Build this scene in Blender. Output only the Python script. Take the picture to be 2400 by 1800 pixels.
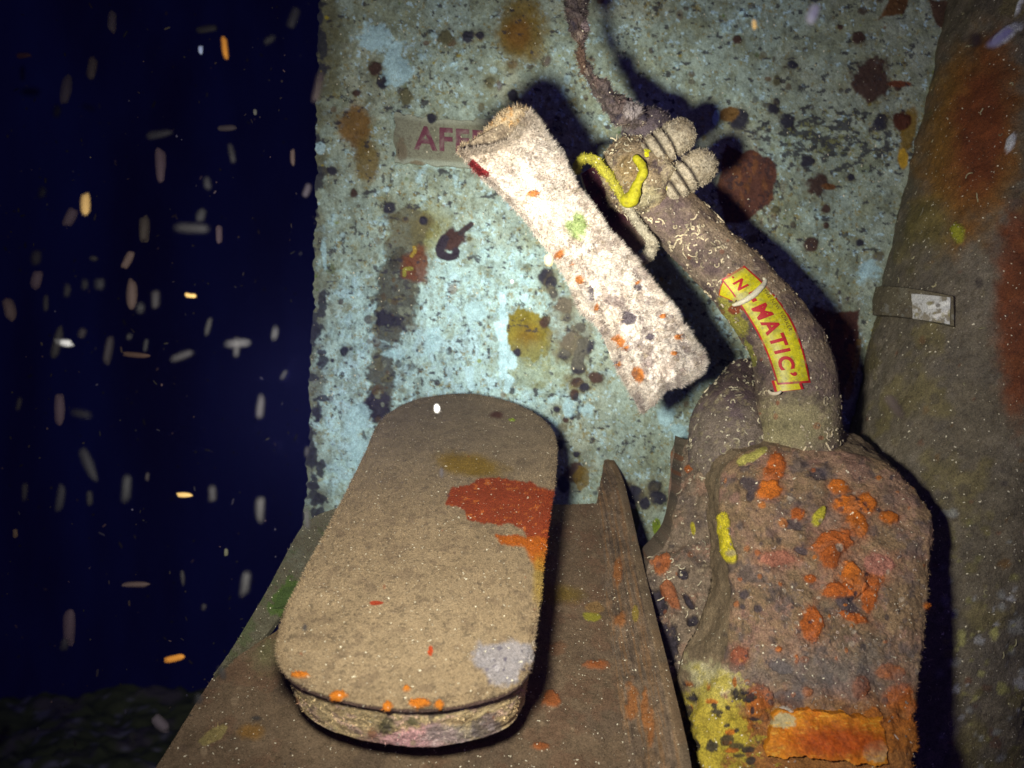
import bpy, math, random
import numpy as np

for o in list(bpy.data.objects):
    bpy.data.objects.remove(o, do_unlink=True)
sc = bpy.context.scene
COL = sc.collection
rng = np.random.RandomState(7)
random.seed(7)

# ------------------------------------------------------------------ camera
cam_d = bpy.data.cameras.new('camera')
cam_d.lens = 30.0
cam_d.sensor_width = 36.0
cam_d.clip_start = 0.01
cam_d.clip_end = 60.0
cam = bpy.data.objects.new('camera', cam_d)
COL.objects.link(cam)
cam.location = (0, 0, 0)
cam.rotation_euler = (math.radians(90), 0, 0)
cam_d.dof.use_dof = True
cam_d.dof.focus_distance = 0.82
cam_d.dof.aperture_fstop = 5.6
sc.camera = cam

# ------------------------------------------------------------------ dark water
w = bpy.data.worlds.new("World")
sc.world = w
w.use_nodes = True
bg = w.node_tree.nodes['Background']
bg.inputs[0].default_value = (0.10, 0.06, 0.80, 1)
bg.inputs[1].default_value = 1.0
_t = w.node_tree; _tc = _t.nodes.new('ShaderNodeTexCoord'); _mp = _t.nodes.new('ShaderNodeMapping'); _mp.inputs['Scale'].default_value = (9, 9, 1.6)
_no = _t.nodes.new('ShaderNodeTexNoise'); _no.inputs['Scale'].default_value = 1.3; _no.inputs['Detail'].default_value = 5; _no.inputs['Roughness'].default_value = 0.6
_cr = _t.nodes.new('ShaderNodeValToRGB')
_cr.color_ramp.elements[0].position = 0.32; _cr.color_ramp.elements[0].color = (0.0009, 0.0006, 0.0065, 1)
_cr.color_ramp.elements[1].position = 0.70; _cr.color_ramp.elements[1].color = (0.0013, 0.0016, 0.0140, 1)
_t.links.new(_tc.outputs['Generated'], _mp.inputs[0]); _t.links.new(_mp.outputs[0], _no.inputs[0]); _t.links.new(_no.outputs[0], _cr.inputs[0]); _t.links.new(_cr.outputs[0], bg.inputs[0])

sc.view_settings.view_transform = 'Standard'
sc.view_settings.look = 'None'
sc.view_settings.exposure = 0.0
sc.view_settings.gamma = 1.0
sc.view_settings.use_curve_mapping = False

# ------------------------------------------------------------------ the diver's torch
def P(px, py, Y):
    px = np.asarray(px, float); py = np.asarray(py, float); Y = np.asarray(Y, float)
    px, py, Y = np.broadcast_arrays(px, py, Y)
    return np.stack([(px - 1200) / 2000 * Y, Y, -(py - 900) / 2000 * Y], -1)

LPOS = np.array([-0.060, 0.22, -0.005])
from mathutils import Vector
def spot(name, aim, power, size, blend, color, radius):
    d = bpy.data.lights.new(name, 'SPOT')
    d.energy = power; d.spot_size = math.radians(size); d.spot_blend = blend
    d.color = color; d.shadow_soft_size = radius
    o = bpy.data.objects.new(name, d); COL.objects.link(o)
    o.location = LPOS
    v = Vector(aim) - Vector(LPOS)
    o.rotation_euler = v.to_track_quat('-Z', 'Y').to_euler()
    return o
spot('torch_spill', P(1290, 960, 0.9), 22.0, 112, 1.0, (1.0, 0.97, 0.90), 0.026)
spot('torch_core', P(1290, 590, 0.78), 24.0, 38, 1.0, (1.0, 0.94, 0.84), 0.022)

# weak blue-violet fill lamp, added behind the camera to lift shadows to navy
_d = bpy.data.lights.new('blue_fill', 'AREA'); _d.energy = 1.8; _d.size = 1.2; _d.color = (0.30, 0.20, 1.0)
_o = bpy.data.objects.new('blue_fill', _d); COL.objects.link(_o); _o.location = (0.25, -0.55, 0.35)
_o.rotation_euler = (Vector((0.1, 1.0, -0.05)) - Vector(_o.location)).to_track_quat('-Z', 'Y').to_euler()

# ------------------------------------------------------------------ noise
PERM = rng.permutation(4096)
RND = rng.rand(4096) * 2 - 1
def vnoise(p):
    p = np.asarray(p, float)
    i = np.floor(p).astype(np.int64); f = p - i
    f = f * f * (3 - 2 * f)
    out = 0
    def h(ix, iy, iz):
        return RND[PERM[(PERM[(PERM[ix & 4095] + iy) & 4095] + iz) & 4095]]
    for dx in (0, 1):
        wx = f[..., 0] if dx else 1 - f[..., 0]
        for dy in (0, 1):
            wy = f[..., 1] if dy else 1 - f[..., 1]
            for dz in (0, 1):
                wz = f[..., 2] if dz else 1 - f[..., 2]
                out = out + wx * wy * wz * h(i[..., 0] + dx, i[..., 1] + dy, i[..., 2] + dz)
    return out
def fbm(p, s, octv=4, gain=0.5, off=0.0, st=(1, 1, 1)):
    q = np.asarray(p, float) * s * np.array(st) + off
    a = 1.0; t = 0; n = 0
    for k in range(octv):
        t = t + a * vnoise(q); n += a
        q = q * 2.03 + 17.3; a *= gain
    return t / n
def sst(a, b, x):
    t = np.clip((x - a) / (b - a), 0, 1)
    return t * t * (3 - 2 * t)
def resample(pts, n, closed=False):
    pts = np.array(pts, float)
    if closed:
        q = np.vstack([pts[-1], pts, pts[0], pts[1]])
    else:
        q = np.vstack([2 * pts[0] - pts[1], pts, 2 * pts[-1] - pts[-2]])
    out = []
    for k in range(1, len(q) - 2):
        p0, p1, p2, p3 = q[k - 1], q[k], q[k + 1], q[k + 2]
        for t in np.linspace(0, 1, 24, endpoint=False):
            out.append(0.5 * ((2 * p1) + (-p0 + p2) * t + (2 * p0 - 5 * p1 + 4 * p2 - p3) * t * t + (-p0 + 3 * p1 - 3 * p2 + p3) * t ** 3))
    if not closed: out.append(q[-2])
    out = np.array(out)
    if closed: out = np.vstack([out, out[0]])
    d = np.r_[0, np.cumsum(np.linalg.norm(np.diff(out, axis=0), axis=1))]
    s = np.linspace(0, d[-1], n + 1 if closed else n)
    if closed: s = s[:-1]
    return np.stack([np.interp(s, d, out[:, k]) for k in range(out.shape[1])], 1)

# ------------------------------------------------------------------ mesh building
def tag(o, label=None, cat=None, group=None, kind=None):
    if label: o['label'] = label
    if cat: o['category'] = cat
    if group: o['group'] = group
    if kind: o['kind'] = kind
    return o
def mesh_obj(name, V, F, C, mat, parent=None, smooth=True, loc=None):
    V = np.asarray(V, float).reshape(-1, 3)
    loc = V.mean(0) if loc is None and parent is None else (np.zeros(3) if loc is None else np.asarray(loc, float))
    base = np.zeros(3)
    if parent is not None:
        pq = parent
        while pq is not None:
            base = base + np.array(pq.location); pq = pq.parent
    me = bpy.data.meshes.new(name)
    L = V - (loc if parent is None else base)
    me.vertices.add(len(L)); me.vertices.foreach_set('co', L.ravel())
    tot = sum(len(f) for f in F); n = sum(f.shape[0] for f in F)
    loops = np.concatenate([f.ravel() for f in F]); sizes = np.concatenate([np.full(f.shape[0], f.shape[1]) for f in F])
    me.loops.add(len(loops)); me.polygons.add(n)
    me.loops.foreach_set('vertex_index', loops.astype(np.int32))
    me.polygons.foreach_set('loop_start', np.r_[0, np.cumsum(sizes)[:-1]].astype(np.int32))
    me.polygons.foreach_set('loop_total', sizes.astype(np.int32))
    me.polygons.foreach_set('use_smooth', np.full(n, smooth))
    me.update(calc_edges=True); me.validate()
    if C is not None:
        a = me.color_attributes.new('Col', 'FLOAT_COLOR', 'POINT')
        C = np.asarray(C, float).reshape(-1, 3)
        a.data.foreach_set('color', np.c_[np.clip(C, 0, 1), np.ones(len(C))].ravel())
    me.materials.append(mat)
    o = bpy.data.objects.new(name, me); COL.objects.link(o)
    if parent is None: o.location = loc
    else: o.parent = parent
    return o
def gridfaces(nu, nv, closed_v=False, closed_u=False, off=0):
    iu = np.arange(nu if closed_u else nu - 1); iv = np.arange(nv if closed_v else nv - 1)
    U, W = np.meshgrid(iu, iv, indexing='ij')
    U2 = (U + 1) % nu; W2 = (W + 1) % nv
    return off + np.stack([U * nv + W, U2 * nv + W, U2 * nv + W2, U * nv + W2], -1).reshape(-1, 4)
def normals(G, closed_v=False):
    du = np.gradient(G, axis=0)
    if closed_v:
        dv = (np.roll(G, -1, 1) - np.roll(G, 1, 1)) / 2
    else:
        dv = np.gradient(G, axis=1)
    n = np.cross(du, dv); l = np.linalg.norm(n, axis=-1, keepdims=True)
    return n / np.maximum(l, 1e-12)
def px_of(G):
    return 1200 + G[..., 0] / G[..., 1] * 2000, 900 - G[..., 2] / G[..., 1] * 2000
def fuzz(G, N, C, n, ln=0.004, wd=0.00045, wgt=None, tint=1.15, droop=(0, 0, 0)):
    """short algae hairs standing on a surface"""
    P0 = G.reshape(-1, 3); NN = N.reshape(-1, 3); CC = C.reshape(-1, 3)
    p = None
    if wgt is not None:
        p = wgt.ravel().astype(float); p = p / p.sum()
    k = rng.choice(len(P0), n, p=p)
    a = P0[k]; d = NN[k] + rng.normal(0, 0.45, (n, 3)) + np.array(droop)
    d /= np.linalg.norm(d, axis=1, keepdims=True)
    l = ln * (0.35 + 0.9 * rng.rand(n, 1))
    s = np.cross(d, rng.normal(0, 1, (n, 3))); s /= np.linalg.norm(s, axis=1, keepdims=True)
    s *= wd
    V = np.stack([a - s - d * 0.0006, a + s - d * 0.0006, a + d * l], 1).reshape(-1, 3)
    c = np.repeat(np.clip(CC[k] * (tint * (0.75 + 0.5 * rng.rand(n, 1))), 0, 0.95), 3, 0)
    F = np.arange(3 * n).reshape(-1, 3)
    return V, F, c
def worms(G, N, n, length=0.012, r=0.0007, sel=None, color=(0.62, 0.55, 0.36)):
    """chalky worm casts lying on a surface: small arched tubes"""
    P0 = G.reshape(-1, 3); NN = N.reshape(-1, 3)
    idx = np.arange(len(P0)) if sel is None else np.flatnonzero(sel.ravel())
    Vs, Fs, Cs = [], [], []; off = 0
    for k in rng.choice(idx, n):
        nn = NN[k]; a = np.cross(nn, rng.normal(0, 1, 3)); a /= np.linalg.norm(a); b = np.cross(nn, a)
        ang = rng.rand() * 6.28; pos = P0[k].copy(); m = 9; cur = rng.normal(0, 0.5); path = []
        st = length * (0.35 + rng.rand()) / m
        for q in range(m):
            path.append(pos + nn * r * 0.8); pos = pos + (a * math.cos(ang) + b * math.sin(ang)) * st; ang += cur + rng.normal(0, 0.15)
        path = np.array(path); rr = r * (0.6 + 0.8 * rng.rand())
        T = np.gradient(path, axis=0); T /= np.linalg.norm(T, axis=1, keepdims=True)
        S = np.cross(T, nn); th = np.linspace(0, 2 * math.pi, 6, endpoint=False)
        ring = path[:, None] + rr * (S[:, None] * np.cos(th)[None, :, None] + nn[None, None] * np.sin(th)[None, :, None])
        Vs.append(ring.reshape(-1, 3)); Fs.append(gridfaces(m, 6, True, off=off)); off += m * 6
        Cs.append(np.tile(np.array(color) * (0.45 + 0.8 * rng.rand()), (m * 6, 1)))
    return np.vstack(Vs), np.vstack(Fs), np.vstack(Cs)
VARY = {'lid': 0.4, 'seabed': 0.2, 'bulkhead': 0.8, 'floor_plate': 0.6}
def build(name, parts, mat, parent=None, loc=None, smooth=True):
    """parts: list of (V, F, C); joined into ONE mesh"""
    V = []; Fd = {}; C = []; off = 0
    for v, f, c in parts:
        v = np.asarray(v).reshape(-1, 3); V.append(v); c = np.asarray(c).reshape(-1, 3)
        if len(v) > 9000:
            kv = VARY.get(name, 1.0); c = c * np.clip(1 + 0.5 * kv * fbm(v, 70, 5, 0.65, 201) + 0.42 * kv * fbm(v, 380, 3, 0.65, 203), 0.4, 1.8)[:, None]
        C.append(c)
        fl = f if isinstance(f, list) else [f]
        for ff in fl: Fd.setdefault(ff.shape[1], []).append(ff + off)
        off += len(v)
    return mesh_obj(name, np.vstack(V), [np.vstack(x) for x in Fd.values()], np.vstack(C), mat, parent, smooth, loc)
def empty(name, loc):
    o = bpy.data.objects.new(name, None); COL.objects.link(o); o.location = loc; o.empty_display_size = 0.05
    return o

# ------------------------------------------------------------------ painting of stains, sponges and wear
class Canvas:
    def __init__(s, G, base, seed=0.0):
        s.G = G; s.X, s.Y = px_of(G)
        s.c = np.empty(G.shape); s.c[:] = base
        s.h = np.zeros(G.shape[:-1])
        q = np.stack([s.X, s.Y, np.full_like(s.X, seed)], -1)
        s.q = q
        s.n1 = fbm(q, 1 / 34., 4, 0.55, seed); s.n2 = fbm(q, 1 / 9., 3, 0.6, seed + 5)
    def _mix(s, sl, m, col, k, height):
        m = m * k
        s.c[sl] = s.c[sl] * (1 - m[..., None]) + np.array(col) * m[..., None]
        s.h[sl] += height * m
    def blob(s, x, y, rx, ry, col, ang=0, soft=0.15, amp=0.6, k=1.0, height=0.0, bump=0.0):
        R = max(rx, ry) * 1.9
        sel = (abs(s.X - x) < R) & (abs(s.Y - y) < R)
        if not sel.any(): return
        X = s.X[sel] - x; Y = s.Y[sel] - y; ca, sa = math.cos(math.radians(ang)), math.sin(math.radians(ang))
        u = X * ca + Y * sa; v = -X * sa + Y * ca
        d = np.sqrt((u / rx) ** 2 + (v / ry) ** 2) + amp * s.n1[sel] + amp * 0.45 * s.n2[sel]
        m = sst(1 + soft, 1 - soft, d)
        s._mix(sel, m, col, k, height * (1 + 0.0))
        if bump: s.h[sel] += bump * m * np.sqrt(np.clip(1.1 - d * d, 0, 1))
    def poly(s, pts, col, soft=3.0, amp=8.0, k=1.0, height=0.0, fade=None):
        pts = np.array(pts, float); pad = 25 + amp
        sel = (s.X > pts[:, 0].min() - pad) & (s.X < pts[:, 0].max() + pad) & (s.Y > pts[:, 1].min() - pad) & (s.Y < pts[:, 1].max() + pad)
        if not sel.any(): return
        x = s.X[sel]; y = s.Y[sel]; inside = np.zeros(x.shape, bool); dm = np.full(x.shape, 1e9)
        n = len(pts)
        for i in range(n):
            x1, y1 = pts[i]; x2, y2 = pts[(i + 1) % n]
            c = ((y1 > y) != (y2 > y)) & (x < (x2 - x1) * (y - y1) / (y2 - y1 + 1e-9) + x1); inside ^= c
            t = np.clip(((x - x1) * (x2 - x1) + (y - y1) * (y2 - y1)) / ((x2 - x1) ** 2 + (y2 - y1) ** 2 + 1e-9), 0, 1)
            dm = np.minimum(dm, np.hypot(x - x1 - t * (x2 - x1), y - y1 - t * (y2 - y1)))
        sd = np.where(inside, dm, -dm) + amp * s.n1[sel] * 1.3 + amp * 0.6 * s.n2[sel]
        s._mix(sel, sst(-soft, soft, sd), col, k, height)
    def stroke(s, pts, wdt, col, amp=0.4, soft=0.2, k=1.0, height=0.0):
        pts = resample(pts, max(6, len(pts) * 5))
        sel = (s.X > pts[:, 0].min() - 3 * wdt) & (s.X < pts[:, 0].max() + 3 * wdt) & (s.Y > pts[:, 1].min() - 3 * wdt) & (s.Y < pts[:, 1].max() + 3 * wdt)
        if not sel.any(): return
        x = s.X[sel]; y = s.Y[sel]; dm = np.full(x.shape, 1e9)
        for a, b in zip(pts[:-1], pts[1:]):
            t = np.clip(((x - a[0]) * (b[0] - a[0]) + (y - a[1]) * (b[1] - a[1])) / ((b - a) @ (b - a) + 1e-9), 0, 1)
            dm = np.minimum(dm, np.hypot(x - a[0] - t * (b[0] - a[0]), y - a[1] - t * (b[1] - a[1])))
        d = dm / wdt + amp * s.n1[sel] + amp * 0.5 * s.n2[sel]
        s._mix(sel, sst(1 + soft, 1 - soft, d), col, k, height)
    def mix(s, m, col, k=1.0):
        m = np.clip(m * k, 0, 1)[..., None]; s.c = s.c * (1 - m) + np.array(col) * m
    def spots(s, n, x0, x1, y0, y1, r0, r1, cols, amp=0.5, height=0.0, k=0.9, soft=0.2):
        for _ in range(n):
            r = r0 * (r1 / r0) ** (rng.rand() ** 1.8)
            s.blob(x0 + (x1 - x0) * rng.rand(), y0 + (y1 - y0) * rng.rand(), r * (0.7 + 0.6 * rng.rand()), r * (0.7 + 0.6 * rng.rand()),
                   cols[rng.randint(len(cols))], amp=amp, soft=soft, k=k * (0.6 + 0.4 * rng.rand()), height=height)

# ------------------------------------------------------------------ materials
def material(name, fine=900.0, amt=0.35, bump=0.4, bdist=0.0012, rough=0.85, spark=0.0, spec=0.25, stretch=(1, 1, 1), sss=0.0):
    m = bpy.data.materials.new(name); m.use_nodes = True
    nt = m.node_tree; N = nt.nodes; L = nt.links
    b = N['Principled BSDF']
    at = N.new('ShaderNodeAttribute'); at.attribute_name = 'Col'
    tc = N.new('ShaderNodeTexCoord'); mp = N.new('ShaderNodeMapping'); mp.inputs['Scale'].default_value = stretch
    L.new(tc.outputs['Object'], mp.inputs[0])
    n1 = N.new('ShaderNodeTexNoise'); n1.inputs['Scale'].default_value = fine; n1.inputs['Detail'].default_value = 3; n1.inputs['Roughness'].default_value = 0.65
    L.new(mp.outputs[0], n1.inputs[0])
    mr = N.new('ShaderNodeMapRange'); mr.inputs[1].default_value = 0.3; mr.inputs[2].default_value = 0.7
    mr.inputs[3].default_value = 1 - amt; mr.inputs[4].default_value = 1 + amt
    L.new(n1.outputs[0], mr.inputs[0])
    mu = N.new('ShaderNodeVectorMath'); mu.operation = 'SCALE'
    L.new(at.outputs['Color'], mu.inputs[0]); L.new(mr.outputs[0], mu.inputs['Scale'])
    src = mu.outputs[0]
    if spark > 0:  # pale golden glints painted into the base colour
        v = N.new('ShaderNodeTexNoise'); v.inputs['Scale'].default_value = fine * 0.42; v.inputs['Detail'].default_value = 1.0
        L.new(mp.outputs[0], v.inputs[0])
        r = N.new('ShaderNodeMapRange'); r.inputs[1].default_value = 0.735 - spark * 0.02; r.inputs[2].default_value = 0.80 - spark * 0.02
        L.new(v.outputs[0], r.inputs[0])
        mx = N.new('ShaderNodeMix'); mx.data_type = 'RGBA'
        L.new(r.outputs[0], mx.inputs[0]); L.new(src, mx.inputs[6]); mx.inputs[7].default_value = (0.85, 0.78, 0.55, 1)
        src = mx.outputs[2]
    L.new(src, b.inputs['Base Color'])
    n2 = N.new('ShaderNodeTexNoise'); n2.inputs['Scale'].default_value = fine * 0.55; n2.inputs['Detail'].default_value = 5; n2.inputs['Roughness'].default_value = 0.7
    L.new(mp.outputs[0], n2.inputs[0])
    bp = N.new('ShaderNodeBump'); bp.inputs['Strength'].default_value = bump; bp.inputs['Distance'].default_value = bdist
    L.new(n2.outputs[0], bp.inputs['Height']); L.new(bp.outputs[0], b.inputs['Normal'])
    b.inputs['Roughness'].default_value = rough
    b.inputs['Specular IOR Level'].default_value = spec
    if sss:
        b.inputs['Subsurface Weight'].default_value = sss; b.inputs['Subsurface Radius'].default_value = (0.004, 0.002, 0.001)
        b.inputs['Subsurface Scale'].default_value = 1.0
    return m
M_paint = material('flaking_paint', 700, 0.30, 0.55, 0.0012, 0.75, 0.15, stretch=(1.25, 1, 0.8))
M_silt = material('silt_turf', 900, 0.40, 0.8, 0.0016, 0.95, 1.2, 0.15)
M_crust = material('encrusted_metal', 700, 0.45, 0.9, 0.0022, 0.75, 1.3, 0.4)
M_pale = material('pale_turf', 700, 0.35, 0.9, 0.002, 0.95, 0.5, 0.2)
M_sponge = material('sponge', 600, 0.22, 0.6, 0.001, 0.7, 0.0, 0.3)
M_sticker = material('sticker_vinyl', 900, 0.16, 0.2, 0.0004, 0.45, 0.0, 0.4)
M_print = material('printed_ink', 900, 0.25, 0.1, 0.0003, 0.6, 0.0, 0.3)

SILT = (0.26, 0.19, 0.105)
# ================================================================== THE SETTING
WALL = 1.03
# dark sea bed far below on the left
nu, nv = 160, 200
xx, yy = np.meshgrid(np.linspace(-2.6, 1.5, nv), np.linspace(2.2, 3.4, nu))
zz = -1.27 + 0.05 * fbm(np.stack([xx, yy, 0 * xx], -1), 4, 4) + 0.035 * fbm(np.stack([xx, yy, 0 * xx], -1), 22, 3)
zz += 0.10 * fbm(np.stack([xx, yy, 0 * xx], -1), 3.2, 2, .5, 60) * sst(2.6, 3.3, yy); zz += 0.0 * np.clip(yy - 2.9, 0, 1)
G = np.stack([xx, yy, zz], -1)
C = np.empty(G.shape); C[:] = (0.30, 0.36, 0.14)
m = sst(0.15, 0.4, fbm(G, 9, 3, off=3))[..., None]; C = C * (1 - m) + np.array((0.42, 0.38, 0.34)) * m
m = sst(0.35, 0.5, fbm(G, 26, 2, off=9))[..., None]; C = C * (1 - m) + np.array((0.8, 0.8, 0.8)) * m
tag(build('seabed', [(G, gridfaces(nu, nv), C)], M_crust), 'dark silty sea bed littered with dim green and grey debris', kind='structure')

# ------------------------------------------------------------------ the painted bulkhead
nu, nv = 780, 800
vy = np.linspace(-90, 1560, nu); t = np.linspace(0, 1, nv)
PYg, T = np.meshgrid(vy, t, indexing='ij')
left = np.interp(PYg, [-90, 0, 600, 1180, 1560], [748, 747, 738, 716, 700])
left = left + 4.5 * vnoise(np.stack([PYg / 40, 0 * PYg, 0 * PYg], -1)) + 3 * vnoise(np.stack([PYg / 9, 0 * PYg, 0 * PYg + 9], -1))
PXg = left + (2560 - left) * T
G = P(PXg, PYg, WALL)
cv = Canvas(G, (0.36, 0.40, 0.34), 1.0)
X, Y = cv.X, cv.Y; q = cv.q
big = fbm(q, 1 / 170., 4, 0.55, 40)
# cleaner blue-white paint towards the middle and lower left, brownish film elsewhere
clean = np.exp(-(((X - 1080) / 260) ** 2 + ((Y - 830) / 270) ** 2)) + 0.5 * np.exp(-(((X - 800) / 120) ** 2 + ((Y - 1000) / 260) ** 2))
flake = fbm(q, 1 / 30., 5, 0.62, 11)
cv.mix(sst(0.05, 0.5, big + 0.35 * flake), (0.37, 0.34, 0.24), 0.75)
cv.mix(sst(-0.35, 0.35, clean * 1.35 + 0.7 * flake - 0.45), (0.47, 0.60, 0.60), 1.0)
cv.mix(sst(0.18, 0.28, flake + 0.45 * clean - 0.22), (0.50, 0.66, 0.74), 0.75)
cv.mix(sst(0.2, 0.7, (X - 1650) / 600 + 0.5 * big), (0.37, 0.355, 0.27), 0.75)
cv.mix(sst(0.25, 0.40, fbm(q, 1 / 22., 4, 0.6, 71)), (0.27, 0.26, 0.15), 0.55)
cv.mix(sst(-0.1, 0.45, fbm(q, 1 / 60., 5, 0.65, 301) - 0.75 * clean), (0.27, 0.265, 0.17), 0.8)
cv.mix(sst(0.05, 0.4, fbm(q, 1 / 18., 4, 0.65, 311, st=(1.3, .7, 1))), (0.17, 0.165, 0.11), 0.5)
# speckled fine dirt, slightly drawn downwards
sp = fbm(q, 1 / 5.2, 3, 0.6, 21, st=(1.25, 0.75, 1))
cv.mix(sst(0.12, 0.45, sp), (0.13, 0.13, 0.085), 0.42)
sp2 = fbm(q, 1 / 11., 3, 0.65, 33, st=(1.2, 0.8, 1)); dens = fbm(q, 1 / 90., 3, 0.5, 60)
cv.mix(sst(0.42, 0.50, sp2 + 0.28 * dens), (0.05, 0.045, 0.045), 0.8)
cv.mix(sst(0.36, 0.44, fbm(q, 1 / 8., 3, 0.6, 91) + 0.15 * dens), (0.26, 0.17, 0.03), 0.6)
cv.mix(sst(0.40, 0.46, fbm(q, 1 / 10., 3, 0.6, 94)), (0.55, 0.70, 0.80), 0.7)
# left border stain
cv.mix(sst(90, 20, X - 745 + 40 * cv.n1) * sst(330, 150, Y), (0.12, 0.095, 0.035), 0.8)
cv.mix(sst(60, 5, X - 725 + 60 * cv.n1) * 0.75, (0.13, 0.11, 0.06))
for k in range(42):
    cv.blob(735 + 25 * rng.rand() - 15 * (k % 2), rng.rand() * 1250, 8 + 10 * rng.rand(), 8 + 26 * rng.rand(), (0.03, 0.028, 0.04), amp=0.9, k=0.9)
# random pitting
DK = [(0.022, 0.018, 0.030), (0.035, 0.025, 0.03), (0.06, 0.028, 0.02)]
BR = [(0.13, 0.085, 0.03), (0.09, 0.05, 0.025), (0.16, 0.07, 0.03)]
cv.spots(150, 760, 2200, -60, 1250, 3, 10, DK, height=0.0012)
cv.spots(90, 760, 2200, -60, 1250, 3, 14, BR, k=0.8)
cv.spots(40, 760, 2200, -60, 1250, 5, 16, [(0.10, 0.12, 0.03), (0.16, 0.15, 0.08)], k=0.6)
cv.spots(300, 740, 2250, -40, 1250, 1.6, 5, [(0.24, 0.26, 0.02), (0.34, 0.24, 0.02), (0.04, 0.03, 0.03), (0.10, 0.14, 0.02)], k=0.9)
cv.spots(160, 740, 1500, 100, 1250, 2, 9, [(0.50, 0.64, 0.70)], k=0.8, amp=1.0)
# ochre and rust blooms
OC = (0.22, 0.115, 0.012)
cv.blob(1222, 70, 58, 82, (0.19, 0.11, 0.016), amp=0.35, soft=0.35, k=0.92, height=0.001)
cv.blob(1215, 80, 30, 36, (0.20, 0.08, 0.012), amp=0.3, soft=0.5, k=0.8)
cv.blob(835, 300, 38, 58, (0.19, 0.085, 0.016), amp=0.5, soft=0.3, k=0.92)
cv.blob(860, 375, 26, 55, (0.17, 0.10, 0.02), amp=0.5, soft=0.35, k=0.85)
cv.blob(1236, 782, 57, 62, (0.235, 0.165, 0.006), amp=0.40, soft=0.08, k=0.97, height=0.0006)
cv.blob(1238, 790, 30, 30, (0.21, 0.10, 0.006), amp=0.3, soft=0.7, k=0.7)
cv.blob(1260, 860, 90, 60, (0.26, 0.25, 0.11), amp=0.6, soft=0.5, k=0.6)
cv.blob(1000, 530, 45, 62, (0.21, 0.17, 0.03), amp=0.6, soft=0.5, k=0.75)
# dark crusted vertical patches
PT = (0.075, 0.062, 0.04)
cv.poly([(905, 500), (960, 480), (1010, 520), (1000, 600), (975, 640), (905, 600)], (0.10, 0.075, 0.035), 8, 16, 0.85, 0.001)
cv.poly([(890, 625), (945, 590), (985, 640), (985, 690), (965, 760), (930, 800), (882, 800), (875, 770), (890, 700)], PT, 6, 17, 0.92, 0.0026)
cv.poly([(868, 825), (920, 830), (925, 880), (918, 940), (915, 985), (885, 985), (862, 950), (870, 900), (855, 860)], PT, 6, 17, 0.92, 0.0026)
cv.blob(915, 750, 34, 24, (0.028, 0.024, 0.035), ang=25, amp=0.7, height=0.001)
cv.blob(885, 950, 30, 34, (0.035, 0.028, 0.04), ang=25, amp=0.7, height=0.001)
cv.spots(150, 862, 990, 500, 985, 3, 13, [(0.16, 0.13, 0.06), (0.03, 0.022, 0.025), (0.05, 0.04, 0.03), (0.10, 0.055, 0.02), (0.24, 0.24, 0.18)], k=0.8, amp=0.9, height=0.001)
cv.blob(972, 622, 30, 32, (0.15, 0.038, 0.012), amp=0.9, soft=0.35, k=0.9, height=0.001)
cv.stroke([(948, 645), (950, 632), (965, 630)], 4, (0.26, 0.21, 0.03))
cv.stroke([(965, 600), (972, 590), (970, 580)], 4, (0.36, 0.22, 0.03))
cv.blob(1065, 560, 30, 22, (0.06, 0.025, 0.02), ang=-20, amp=0.6)
cv.stroke([(1030, 580), (1035, 598), (1060, 602), (1070, 590)], 9, (0.03, 0.02, 0.03))
cv.stroke([(1040, 560), (1030, 585)], 10, (0.03, 0.02, 0.03)); cv.stroke([(1080, 545), (1104, 525)], 8, (0.05, 0.03, 0.03))
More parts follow.
